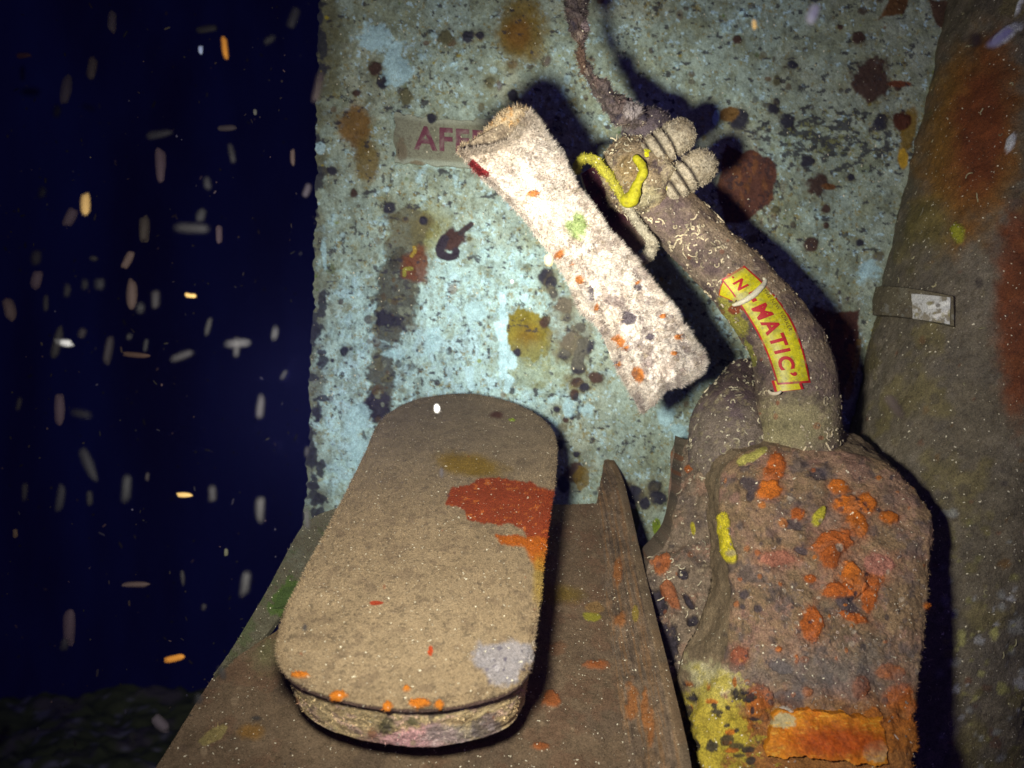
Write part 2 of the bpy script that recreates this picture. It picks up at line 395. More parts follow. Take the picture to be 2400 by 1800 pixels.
for (x, y, r, c) in [(895, 193, 13, 0), (911, 488, 15, 0), (993, 517, 13, 0), (1200, 225, 13, 0), (836, 218, 11, 1), (953, 228, 15, 2), (1147, 195, 11, 2),
                     (1012, 278, 11, 0), (1095, 85, 14, 0), (1125, 83, 8, 0), (1040, 90, 17, 2), (1275, 648, 17, 0), (1293, 664, 12, 0), (1321, 716, 21, 1), (1276, 756, 13, 1), (1298, 690, 8, 0),
                     (1338, 800, 25, 1), (1378, 812, 20, 0), (1322, 832, 13, 0), (1362, 765, 12, 0), (1330, 745, 8, 0), (1358, 868, 14, 0), (1355, 893, 16, 1),
                     (1395, 885, 17, 1), (1211, 828, 10, 0), (805, 825, 9, 0), (780, 845, 5, 0), (1341, 1108, 24, 1), (1322, 1135, 16, 0), (1312, 1045, 12, 0), (1350, 1065, 8, 0),
                     (1460, 1150, 20, 0), (1488, 1160, 17, 0), (1535, 1140, 13, 0), (1540, 1168, 18, 0), (1512, 1180, 12, 0), (1452, 1140, 10, 0),
                     (2040, 188, 40, 1), (2103, 204, 9, 1), (1912, 435, 24, 1), (1858, 155, 16, 0), (2012, 85, 14, 1), (1728, 93, 10, 1), (1968, 65, 8, 1), (1821, 240, 9, 0),
                     (1810, 258, 16, 0), (1820, 190, 10, 2), (1935, 490, 8, 1), (1817, 490, 9, 2), (1995, 415, 8, 0), (1900, 570, 15, 1), (2015, 570, 11, 0), (1935, 530, 6, 1),
                     (1845, 285, 18, 0), (1735, 280, 22, 0), (1890, 378, 16, 0), (2062, 288, 18, 0), (2110, 288, 18, 1), (1765, 560, 10, 2), (780, 400, 13, 0), (830, 455, 9, 1),
                     (880, 160, 16, 1), (1100, 560, 6, 2), (1305, 960, 10, 0), (1325, 985, 9, 1), (1370, 905, 12, 0), (1345, 925, 9, 1), (1340, 980, 6, 0)]:
    cv.blob(x, y, r * 1.5, r * 1.5, (0.15, 0.11, 0.05), amp=0.9, soft=0.5, k=0.45); cv.blob(x, y, r, r * (0.8 + 0.4 * rng.rand()), [(0.022, 0.018, 0.035), (0.062, 0.026, 0.020), (0.12, 0.10, 0.05)][c], amp=0.75, soft=0.2, k=0.95, height=0.0016)
cv.blob(2110, 196, 26, 9, (0.16, 0.045, 0.02), amp=0.6); cv.blob(1940, 438, 18, 7, (0.16, 0.06, 0.02), amp=0.5)
cv.blob(1365, 1120, 20, 22, (0.18, 0.10, 0.01), amp=0.8, k=0.8)
cv.blob(1355, 845, 13, 40, (0.03, 0.025, 0.035), ang=15, amp=0.5, k=0.95)
cv.blob(1340, 760, 50, 90, (0.24, 0.20, 0.14), amp=0.9, k=0.45, soft=0.4)
cv.blob(1485, 1220, 14, 30, (0.13, 0.15, 0.01), amp=0.6); cv.blob(1540, 1235, 9, 20, (0.20, 0.24, 0.02), amp=0.5); cv.blob(1500, 1290, 10, 12, (0.13, 0.15, 0.01))
# speckled dark field on the right
mm = np.exp(-(((X - 1930) / 180) ** 2 + ((Y - 320) / 75) ** 2))
cv.mix(sst(0.34, 0.46, fbm(q, 1 / 15., 4, 0.65, 123, st=(0.8, 1.2, 1)) + 0.50 * mm), (0.035, 0.03, 0.04), 0.85)
cv.mix(sst(0.62, 0.72, fbm(q, 1 / 10., 4, 0.65, 143) + 0.52 * mm), (0.22, 0.20, 0.07), 0.7)
cv.blob(2128, 310, 17, 62, (0.22, 0.115, 0.01), ang=10, amp=0.5, soft=0.3, k=0.9)
cv.blob(2113, 285, 20, 20, (0.09, 0.025, 0.012), amp=0.5); cv.blob(2117, 372, 12, 24, (0.62, 0.33, 0.03), amp=0.3)
cv.poly([(2055, 50), (2085, -5), (2130, -5), (2120, 32), (2075, 42)], (0.14, 0.06, 0.022), 3, 5)
cv.poly([(2180, 0), (2230, 0), (2230, 90), (2195, 60)], (0.10, 0.05, 0.03), 3, 5)
# the two big brown patches with ragged paint edges
cv.poly([(1700, 330), (1740, 360), (1760, 350), (1812, 380), (1820, 400), (1810, 465), (1785, 490), (1740, 522), (1700, 520), (1680, 440)], (0.105, 0.035, 0.022), 3, 6, 1, -0.0)
cv.poly([(1905, 715), (1960, 735), (2018, 722), (2012, 790), (2006, 850), (1990, 895), (1975, 945), (1900, 960)], (0.085, 0.03, 0.02), 3, 6)
cv.stroke([(2014, 800), (2004, 860), (1985, 930)], 7, (0.20, 0.09, 0.01), amp=0.5, k=0.8)
for (px_, py_, sx_, sy_) in [(1755, 440, 75, 95), (1965, 830, 60, 120)]:
    pm = np.exp(-((X - px_) / sx_) ** 4 - ((Y - py_) / sy_) ** 4)
    cv.mix(pm * sst(0.0, 0.35, fbm(q, 1 / 26., 4, 0.6, 401, st=(1.6, .6, 1))), (0.19, 0.065, 0.02), 0.7)
    cv.mix(pm * sst(0.12, 0.3, fbm(q, 1 / 9., 3, 0.6, 409)), (0.035, 0.018, 0.02), 0.8)
cv.blob(1710, 268, 22, 16, (0.16, 0.075, 0.02), amp=0.6)
cv.blob(1678, 275, 7, 18, (0.50, 0.72, 0.70), ang=10, amp=0.5)
# scraped bare paint near the ochre bloom, and dribbles
for a in ([(1178, 700), (1180, 800), (1178, 880)], [(1100, 870), (1102, 905)], [(1195, 890), (1188, 915)], [(1165, 760), (1176, 790)]):
    cv.stroke(a, 9, (0.56, 0.74, 0.82), amp=1.0, k=0.9)
cv.poly([(1180, 780), (1215, 860), (1180, 870), (1172, 800)], (0.56, 0.74, 0.82), 3, 10, 0.9)
for (x, y, rx, ry) in [(830, 985, 28, 36), (845, 1060, 20, 40), (760, 600, 6, 30), (1560, 975, 24, 20), (1590, 1005, 20, 26), (2030, 640, 30, 22), (1010, 800, 20, 30),
                       (1380, 960, 18, 16), (1120, 730, 24, 22), (1330, 960, 14, 22), (930, 830, 26, 10), (880, 85, 34, 30), (930, 150, 30, 40)]:
    cv.blob(x, y, rx, ry, (0.46, 0.62, 0.68), amp=1.1, soft=0.25, k=0.8)
# relief: paint film edges, pits, a few barnacled spots
cv.c *= np.array((0.85, 0.98, 0.94))
relief = -0.0016 * sst(0.18, 0.3, flake + 0.45 * clean - 0.22) - 0.0012 * fbm(q, 1 / 14., 4, 0.6, 3) - cv.h
relief += 0.0025 * fbm(q, 1 / 120., 3, 0.5, 8)
G2 = G.copy(); G2[..., 1] += relief
Bk = G.copy(); Bk[..., 1] += 0.035
edgeC = np.empty((nu, 6, 3)); edgeC[:] = (0.10, 0.07, 0.04)
Eg = np.stack([G2[:, 0] * (1 - s) + Bk[:, 0] * s for s in np.linspace(0, 1, 6)], 1)
k = 40
Bs = Bk[::k, ::k]; nbu, nbv = Bs.shape[:2]
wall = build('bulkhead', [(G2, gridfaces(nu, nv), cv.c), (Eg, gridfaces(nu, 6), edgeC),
                          (Bs, gridfaces(nbu, nbv), np.full((nbu, nbv, 3), 0.1))], M_paint)
tag(wall, 'pale blue green painted steel wall blistered with rust spots and ochre stains', 'wall')

# ------------------------------------------------------------------ the foam sign glued to the wall
nu, nv = 60, 130
U, T = np.meshgrid(np.linspace(0, 1, nu), np.linspace(0, 1, nv), indexing='ij')
ang = math.radians(4)
sx = 925 + 370 * T; sy = 262 + 118 * U + (sx - 925) * math.tan(ang) + 9 * np.sin(T * 5) * (1 - U)
sx = sx + 4 * vnoise(np.stack([sy / 9, 0 * sy, 0 * sy], -1)) * (T < 0.02); sy = sy + 3.5 * vnoise(np.stack([sx / 11, 0 * sx, 0 * sx + 3], -1)) * ((U < 0.02) | (U > .98))
G = P(sx, sy, WALL - 0.0042)
cs = Canvas(G, (0.20, 0.205, 0.14), 4.0)
cs.mix(sst(0.0, 0.4, cs.n1), (0.15, 0.155, 0.10), 0.7)
cs.mix(sst(0.1, 0.35, fbm(cs.q, 1 / 5., 3, 0.6, 3)), (0.11, 0.10, 0.07), 0.6)
cs.mix(sst(0.15, 0.05, U) * 0.5, (0.36, 0.40, 0.30)); cs.mix(sst(0.86, 0.95, U) * 0.6, (0.36, 0.42, 0.33))
cs.blob(1012, 276, 10, 13, (0.02, 0.02, 0.03)); cs.blob(975, 385, 20, 9, (0.15, 0.10, 0.04), k=0.7); cs.blob(940, 350, 14, 30, (0.13, 0.10, 0.06), k=0.7)
G[..., 1] += -0.0008 * cs.n1
Bk = G + np.array([0, 0.004, 0])
per = lambda A: np.concatenate([A[0, :], A[1:, -1], A[-1, -2::-1], A[-2:0:-1, 0]])
rim = np.stack([per(G), per(Bk)]); nr = rim.shape[1]
sign = build('warning_label', [(G, gridfaces(nu, nv), cs.c), (rim, gridfaces(2, nr, True), np.full((2, nr, 3), (0.3, 0.3, 0.22)))], M_paint)
tag(sign, 'faded tan stick-on label reading AFFF in dull purple letters on the painted wall', 'label')

def text_mesh(txt, bold=0.0, space=1.0, shear=0.0):
    cu = bpy.data.curves.new('t', 'FONT'); cu.body = txt; cu.size = 1.0; cu.offset = bold; cu.space_character = space; cu.shear = shear
    cu.resolution_u = 4
    o = bpy.data.objects.new('t', cu); COL.objects.link(o)
    dg = bpy.context.evaluated_depsgraph_get(); dg.update()
    me = bpy.data.meshes.new_from_object(o.evaluated_get(dg))
    import bmesh
    bm = bmesh.new(); bm.from_mesh(me)
    bmesh.ops.triangulate(bm, faces=bm.faces)
    for _ in range(2):
        le = [e for e in bm.edges if e.calc_length() > 0.16]
        if le: bmesh.ops.subdivide_edges(bm, edges=le, cuts=1)
        bmesh.ops.triangulate(bm, faces=bm.faces)
    V = np.array([v.co[:2] for v in bm.verts]); F = np.array([[v.index for v in f.verts] for f in bm.faces])
    bm.free(); bpy.data.objects.remove(o); bpy.data.meshes.remove(me); bpy.data.curves.remove(cu)
    return V, F
V, F = text_mesh('AFFF', 0.03, 1.12)
V = V - V.min(0); w0, h0 = V.max(0)
tx = 970 + V[:, 0] / w0 * 168; ty = 350 - V[:, 1] / h0 * 56 + (tx - 970) * math.tan(ang)
G = P(tx, ty, WALL - 0.0058)
c = np.empty(G.shape); c[:] = (0.115, 0.028, 0.045); n = fbm(np.stack([tx, ty, 0 * tx], -1), 1 / 7., 3)
c = c * (1 - 0.0 * n[:, None]) + sst(0.0, 0.5, n)[:, None] * np.array((0.07, 0.10, 0.07))
build('lettering', [(G, F, c)], M_print, sign)

# ================================================================== SOLIDS
def solid_strip(L, R, nU, nV, Yf, prof, thick, seed, base, paint, name, mat, parent=None, bumpy=0.002, bs=60, nf=0, fl=0.004, loc=None, backoff=(0, 1, 0), edgewt=False, ft=1.15, wd=0.00045, xtra=None, warp=None):
    """plate between two traced edges, its own depth Yf(px,py), arched by prof(u,v) and with real thickness"""
    L = resample(L, nU); R = resample(R, nU)
    t = np.linspace(0, 1, nV)[None, :, None]
    px = L[:, None] * (1 - t) + R[:, None] * t
    U, T = np.meshgrid(np.linspace(0, 1, nU), np.linspace(0, 1, nV), indexing='ij')
    if warp is not None: px = px + warp(U, T)
    G = P(px[..., 0], px[..., 1], Yf(px[..., 0], px[..., 1]))
    G[..., 1] += prof(U, T)
    cv = Canvas(G, base, seed); paint(cv, U, T)
    N = normals(G)
    if N[..., 1].mean() > 0: N = -N
    G2 = G + N * (cv.h + bumpy * fbm(G, bs, 4, 0.6, seed))[..., None]
    Bk = G + np.array(backoff) * thick + N * (bumpy * fbm(G, bs * 0.8, 3, 0.6, seed + 9))[..., None]
    Bk = Bk[::3, ::3]; nb = Bk.shape
    S = np.stack([per(G2)] + [per(G2) * (1 - s) + (per(G) + np.array(backoff) * thick) * s for s in (0.3, 0.65, 1.0)])
    S[1:3] += 0.0015 * fbm(S[1:3], 90, 3)[..., None]
    pc = per(cv.c)
    SC = np.stack([pc, pc * 0.85, pc * 0.75, pc * 0.7])
    parts = [(G2, gridfaces(nU, nV), cv.c), (S, gridfaces(4, S.shape[1], True), SC), (Bk, gridfaces(nb[0], nb[1]), cv.c[::3, ::3])]
    if nf:
        wg = None
        if edgewt: wg = 0.25 + 3.0 * ((T < 0.04) | (T > 0.96) | (U < .03) | (U > .97))
        parts.append(fuzz(G2, N, cv.c, nf, fl, wd, wg, ft))
    if xtra: parts += xtra(G2, N, U, T)
    return build(name, parts, mat, parent, loc)

def polar_slab(outline, centre, nM, nR, Yf, back, edge, seed, base, paint, name, mat, parent=None, bumpy=0.0015, bs=60, nf=0, fl=0.003, bulge=0.0, sides=12, sidepaint=None, loc=None, inset=0.0, ft=1.15, wd=0.00045, xtra=None):
    O = resample(outline, nM, True); c = np.array(centre, float)
    r = np.linspace(0.0, 1, nR) ** 0.8
    r[0] = 0.002
    pts = c + (O[None] - c) * r[:, None, None]
    F = P(pts[..., 0], pts[..., 1], Yf(pts[..., 0], pts[..., 1]))
    back = np.array(back, float); bl = np.linalg.norm(back); bd = back / bl
    prof = edge * (1 - np.sqrt(np.clip(1 - np.clip((r - 0.9) / 0.1, 0, 1) ** 2, 0, 1)))
    F = F + bd * (prof - bulge * (1 - r ** 2))[:, None, None]
    rimp = F[-1]; cen = rimp.mean(0)
    s = np.linspace(0, 1, sides + 1)[1:]
    S = rimp[None] + back[None, None] * s[:, None, None]
    S = S + (cen - rimp)[None] * (inset * s)[:, None, None]
    bk = S[-1]; cb = bk.mean(0)
    q2 = np.linspace(1, 0.002, 12)[1:]
    Bq = cb + (bk[None] - cb) * q2[:, None, None]
    G = np.concatenate([F, S, Bq]); nT = G.shape[0]
    N = normals(G, True)
    if (N[nR // 2] @ bd).mean() > 0: N = -N
    cv = Canvas(G, base, seed)
    lev = np.r_[r, 1 + s, 2 + (1 - q2)][:, None] * np.ones((1, nM))
    paint(cv, lev)
    G2 = G + N * (cv.h + bumpy * fbm(G, bs, 4, 0.6, seed))[..., None]
    G2[0] = G2[0].mean(0)
    parts = [(G2, gridfaces(nT, nM, True), cv.c)]
    if nf:
        wg = (0.3 + 2.5 * (abs(lev - 1) < 0.05)) * (lev < 1.95)
        wg = wg * np.clip(np.minimum(lev, 1), 0.05, 1)
        parts.append(fuzz(G2, N, cv.c, nf, fl, wd, wg, ft))
    if xtra: parts += xtra(G2, N, lev)
    return build(name, parts, mat, parent, loc)

def tube(path, rad, nU, nM, seed, base, paint, name, mat, parent=None, bumpy=0.0015, bs=80, nf=0, fl=0.003, radf=None, caps=True, squash=1.0, loc=None, xtra=None, ft=1.15, wd=0.00045):
    """path: (px,py,Y) control points; rad: radii in metres"""
    pp = np.array(path, float); W = P(pp[:, 0], pp[:, 1], pp[:, 2])
    Q = resample(np.c_[W, np.array(rad, float)], nU)
    C0 = Q[:, :3]; R = Q[:, 3]
    Tn = np.gradient(C0, axis=0); Tn /= np.linalg.norm(Tn, axis=1, keepdims=True)
    ref = np.array([0, -1.0, 0]); A = ref - (Tn @ ref)[:, None] * Tn; A /= np.linalg.norm(A, axis=1, keepdims=True)
    Bn = np.cross(Tn, A)
    th = np.linspace(0, 2 * math.pi, nM, endpoint=False)
    u = np.linspace(0, 1, nU)
    if radf is not None: R = R * radf(u)
    if caps:
        e = np.minimum(np.arange(nU), np.arange(nU)[::-1]) * (np.linalg.norm(np.diff(C0, axis=0), axis=1).mean())
        k = np.clip(e / np.maximum(R, 1e-6), 0, 1); R = R * np.sqrt(np.clip(1 - (1 - k) ** 2, 0.0004, 1))
    N = A[:, None] * np.cos(th)[None, :, None] * squash + Bn[:, None] * np.sin(th)[None, :, None]
    G = C0[:, None] + N * R[:, None, None]
    cv = Canvas(G, base, seed); paint(cv, u[:, None] * np.ones((1, nM)), th[None] * np.ones((nU, 1)))
    G2 = G + N * (cv.h + bumpy * fbm(G, bs, 4, 0.6, seed))[..., None]
    parts = [(G2, gridfaces(nU, nM, True), cv.c)]
    if nf: parts.append(fuzz(G2, N, cv.c, nf, fl, wd, None, ft))
    if xtra: parts += xtra(G2, N, u[:, None] * np.ones((1, nM)), th)
    return build(name, parts, mat, parent, loc)

def mottle(cv, cols, s=40., k=0.8, seed=0):
    for i, c in enumerate(cols):
        cv.mix(sst(0.08, 0.35, fbm(cv.G, s * (1 + 0.5 * i), 4, 0.6, seed + 7.7 * i)), c, k)
    cv.mix(sst(0.15, 0.4, fbm(cv.G, 420, 3, 0.6, seed + 31)), np.array(SILT) * 0.35, 0.55)

# ------------------------------------------------------------------ big pipe on the right
def paint_post(cv, U, T):
    mottle(cv, [(0.20, 0.17, 0.12), (0.13, 0.11, 0.08), (0.17, 0.14, 0.05)], 14, 0.7, 2)
    cv.blob(2275, 330, 115, 235, (0.24, 0.115, 0.016), ang=8, amp=0.3, soft=0.3, k=0.95)
    cv.blob(2300, 300, 70, 190, (0.17, 0.040, 0.010), ang=8, amp=0.3, soft=0.5, k=0.9)
    cv.blob(2390, 720, 60, 230, (0.18, 0.045, 0.010), amp=0.4, soft=0.4, k=0.9)
    cv.blob(2180, 520, 50, 60, (0.16, 0.13, 0.03), amp=0.5, soft=0.5, k=0.7)
    cv.spots(60, 2010, 2400, 550, 1800, 4, 16, [(0.16, 0.05, 0.02), (0.05, 0.04, 0.04), (0.20, 0.10, 0.02)], k=0.6)
    cv.spots(90, 2200, 2400, 1200, 1800, 4, 18, [(0.25, 0.24, 0.06), (0.34, 0.36, 0.33), (0.2, 0.17, 0.05)], k=0.55, amp=1.0, soft=0.4)
    for (x, y, a, b) in [(2365, 78, 40, 14), (2370, 330, 10, 26), (2390, 10, 6, 26)]:
        cv.blob(x, y, a, b, (0.62, 0.64, 0.62), ang=-38 if a > 20 else 20, amp=0.5, height=0.003)
    cv.blob(2245, 545, 14, 22, (0.30, 0.30, 0.02), ang=-20, amp=0.6, height=0.003)
    cv.spots(25, 2240, 2400, 1380, 1700, 5, 15, [(0.45, 0.46, 0.45), (0.40, 0.38, 0.12)], k=0.7, amp=1.1)
pA = P(2470, 0, 1.03); pB = P(2262, 1030, 0.985); pd = pB - pA
ctrl = [pA - pd * 0.35, pA, pA + pd * 0.5, pB, pA + pd * 1.5, pA + pd * 2.0]
cp = [(1200 + p[0] / p[1] * 2000, 900 - p[2] / p[1] * 2000, p[1]) for p in ctrl]
post = tube(cp, [0.122] * 6, 420, 360, 3.0, (0.15, 0.125, 0.08), paint_post, 'steel_pipe', M_crust, caps=False, bumpy=0.0050, bs=40, nf=7000, fl=0.003,
            xtra=lambda G, N, U, th: [worms(G, N, 120, 0.010, 0.0007, sel=(N[..., 1] < -0.1), color=(0.4, 0.36, 0.2))])
post_root = post
tag(post, 'broad silt coated steel pipe with large red rust patch at right edge', 'pipe')
# strap round the pipe with a white tag
R0 = 0.122; axis = pd / np.linalg.norm(pd)
refv = np.array([0, -1.0, 0]); Aa = refv - (axis @ refv) * axis; Aa /= np.linalg.norm(Aa); Bb = np.cross(axis, Aa)
def post_pt(s, th, r):
    c = pA + axis * s
    return c + (Aa * np.cos(th)[..., None] + Bb * np.sin(th)[..., None]) * r[..., None] if np.ndim(th) else c
def post_patch(x0, x1, top, bot, r, nU, nV):
    """patch on the post's skin from pixel corners (solved by sampling)"""
    return None
S_ = np.linspace(0.0, 0.62, 620); TH = np.linspace(-2.0, 2.0, 800)
SS, TT = np.meshgrid(S_, TH, indexing='ij')
def post_surf(r):
    c = pA + axis * SS[..., None]
    return c + (Aa * np.cos(TT)[..., None] + Bb * np.sin(TT)[..., None]) * r
g0 = post_surf(R0); gx, gy = px_of(g0)
def st_at(px, py):
    d = (gx - px) ** 2 + (gy - py) ** 2 + (np.cos(TT) < 0.0) * 1e7 * 0 
    vis = np.einsum('ijk,ijk->ij', (Aa * np.cos(TT)[..., None] + Bb * np.sin(TT)[..., None]), g0) < 0.004
    d = np.where(vis, d, 1e12)
    k = np.unravel_index(np.argmin(d), d.shape); return SS[k], TT[k]
def band_patch(corners, r0, r1, nU, nV, name, base, paint, mat, parent, seed):
    (a, b, c, d) = [np.array(st_at(*p)) for p in corners]   # top left, top right, bottom left, bottom right
    U, T = np.meshgrid(np.linspace(0, 1, nU), np.linspace(0, 1, nV), indexing='ij')
    st = (a * (1 - T[..., None]) + b * T[..., None]) * (1 - U[..., None]) + (c * (1 - T[..., None]) + d * T[..., None]) * U[..., None]
    def sk(r):
        return pA + axis * st[..., :1] + (Aa * np.cos(st[..., 1:]) + Bb * np.sin(st[..., 1:])) * r
    G = sk(r1); Bk = sk(r0); cv = Canvas(G, base, seed); paint(cv, U, T)
    G = G + (G - Bk) / np.linalg.norm(G - Bk, axis=-1, keepdims=True) * (cv.h + 0.0008 * fbm(G, 140, 3))[..., None]
    rim = np.stack([per(G), per(Bk)])
    pc = per(cv.c)
    return build(name, [(G, gridfaces(nU, nV), cv.c), (rim, gridfaces(2, rim.shape[1], True), np.stack([pc, pc * .7])), (Bk, gridfaces(nU, nV), cv.c)], mat, parent)
def pb(cv, U, T):
    mottle(cv, [(0.22, 0.20, 0.14), (0.12, 0.10, 0.07)], 40, 0.7, 3)
    cv.mix(sst(0.0, 0.3, fbm(cv.q, 1 / 9., 3)) * (U > 0.6), (0.3, 0.3, 0.26), 0.5)
band = band_patch([(2057, 676), (2240, 700), (2060, 742), (2240, 768)], 0.117, 0.1295, 50, 110, 'pipe_strap', (0.17, 0.145, 0.09), pb, M_silt, None, 5)
tag(band, 'silty metal strap wrapped round the broad right hand pipe, carrying a white tag', 'strap')
def ptg(cv, U, T):
    cv.mix(sst(-0.05, 0.2, fbm(cv.q, 1 / 14., 4, 0.6, 9)), (0.24, 0.20, 0.12), 0.85)
    cv.stroke([(2180, 720), (2232, 708)], 5, (0.8, 0.8, 0.72)); cv.stroke([(2190, 742), (2225, 730)], 4, (0.8, 0.78, 0.70))
    cv.spots(12, 2130, 2235, 690, 770, 3, 8, [(0.10, 0.08, 0.06), (0.3, 0.26, 0.1)], k=0.8)
band_patch([(2150, 694), (2234, 703), (2152, 754), (2232, 765)], 0.1296, 0.1315, 40, 60, 'tag', (0.60, 0.60, 0.55), ptg, M_paint, band, 6)

# ------------------------------------------------------------------ trough under the oblong box
ca, cb_ = -0.5568, 0.5577
def capY(px, py): return -ca / (cb_ + (py - 900) / 2000.)
ta = -0.671
def trayY(px, py): return -ta / (cb_ + (py - 900) / 2000.)
NRM = np.array([0, -0.4871, 0.8733])
tray = empty('open_trough', P(1000, 1500, trayY(1000, 1500)))
tag(tray, 'brown silted metal trough with raised right side, under the oblong box', 'trough')
def paint_tray(cv, U, T):
    mottle(cv, [(0.17, 0.12, 0.07), (0.10, 0.07, 0.045), (0.14, 0.08, 0.045)], 22, 0.6, 4)
    cv.spots(70, 400, 1600, 1200, 1800, 4, 14, [(0.10, 0.07, 0.05), (0.30, 0.22, 0.13)], k=0.5)
    for (x, y, a, b) in [(1397, 1557, 24, 12), (1265, 1750, 20, 10), (1310, 1520, 22, 14), (1290, 1640, 20, 16)]:
        cv.blob(x, y, a, b, (0.30, 0.085, 0.018) if a > 19 and y > 1540 else (0.2, 0.09, 0.04), amp=0.8, soft=0.3, k=0.8 if y > 1540 else .5, height=0.002)
    cv.blob(1300, 1395, 55, 22, (0.15, 0.10, 0.015), amp=0.4, soft=0.5, k=0.8)
    cv.blob(1388, 1445, 22, 12, (0.26, 0.24, 0.02), amp=0.5, k=0.8); cv.blob(1395, 1425, 22, 16, (0.24, 0.14, 0.04), amp=0.5, k=0.6)
    cv.blob(505, 1720, 36, 14, (0.30, 0.25, 0.08), ang=-35, amp=0.6, k=0.6); cv.blob(585, 1715, 30, 18, (0.24, 0.12, 0.02), amp=0.5, soft=.5, k=0.7)
    cv.blob(680, 1500, 90, 40, (0.12, 0.15, 0.05), ang=-40, amp=0.6, k=0.4, soft=.5)
solid_strip([(800, 1186), (740, 1330), (690, 1440), (610, 1500), (520, 1566), (452, 1668), (400, 1752), (340, 1850), (300, 1930)],
            [(1412, 1181), (1425, 1270), (1445, 1380), (1462, 1490), (1480, 1600), (1492, 1700), (1500, 1800), (1505, 1860), (1510, 1930)],
            330, 400, trayY, lambda U, T: 0 * U - 0.010 * np.clip(0.14 - T, 0, 1) / 0.14, 0.012, 5.0, (0.145, 0.10, 0.058), paint_tray, 'floor_plate', M_silt, tray,
            bumpy=0.0018, bs=45, nf=9000, fl=0.003, backoff=(0, 0.4, -0.9))
def paint_side(cv, U, T):
    mottle(cv, [(0.20, 0.125, 0.065), (0.11, 0.085, 0.06)], 30, 0.6, 5)
    g = fbm(np.stack([T * 9, U * 3, 0 * U], -1), 2.0, 5, 0.65, 5)
    cv.mix(sst(0.05, 0.25, g), (0.22, 0.12, 0.05), 0.6); cv.mix(sst(0.15, 0.3, -g), (0.07, 0.05, 0.035), 0.55)
    cv.h += -0.0012 * sst(0.1, 0.3, -g)
    for (x, y, a, b) in [(1455, 1455, 14, 16), (1448, 1340, 9, 34), (1483, 1640, 15, 44), (1512, 1660, 9, 50), (1525, 1700, 8, 40)]:
        cv.blob(x, y, a, b, (0.30, 0.11, 0.025), amp=0.8, soft=0.35, k=0.75, height=0.0015)
    cv.blob(1490, 1440, 8, 22, (0.24, 0.18, 0.02), amp=0.5, k=0.7)
    cv.mix(sst(0.93, 0.97, T), (0.22, 0.16, 0.09), 0.5)
def sideY(px, py):
    return trayY(px, py)
foot = [(1398, 1182), (1404, 1270), (1416, 1380), (1430, 1490), (1445, 1600), (1458, 1700), (1468, 1800), (1480, 1930)]
rimE = [(1416, 1062), (1446, 1130), (1476, 1270), (1506, 1410), (1536, 1540), (1560, 1650), (1580, 1755), (1600, 1930)]
solid_strip(foot, rimE, 330, 60, sideY, lambda U, T: -0.034 * T * np.clip(0.3 + U, 0.3, 1), 0.008, 6.0, (0.17, 0.12, 0.075), paint_side, 'side_plate', M_silt, tray,
            bumpy=0.002, bs=60, nf=3500, fl=0.003, backoff=(0.9, 0.35, 0))
# narrow spike of the back corner
def paint_flange(cv, U, T):
    mottle(cv, [(0.16, 0.16, 0.11), (0.08, 0.10, 0.04)], 40, 0.7, 6)
    cv.blob(690, 1400, 60, 45, (0.07, 0.13, 0.02), amp=0.7, k=0.8)
solid_strip([(802, 1182), (752, 1202), (716, 1232), (680, 1296), (640, 1372), (600, 1440), (560, 1506), (520, 1562)],
            [(815, 1200), (790, 1228), (765, 1270), (730, 1330), (690, 1392), (652, 1450), (612, 1500), (560, 1545)],
            160, 40, trayY, lambda U, T: -0.022 * (1 - T), 0.006, 7.0, (0.13, 0.12, 0.075), paint_flange, 'edge_flange', M_silt, tray, bumpy=0.0015, nf=900, backoff=(0, 0.5, -0.8))
solid_strip([(650, 1378), (640, 1400), (628, 1425)], [(800, 1345), (795, 1360), (790, 1380)], 24, 40, trayY, lambda U, T: -0.01 + 0 * U, 0.005, 8.0, (0.07, 0.11, 0.03), lambda cv, U, T: None, 'cross_strap', M_silt, tray, backoff=(0, 0.5, -0.8))

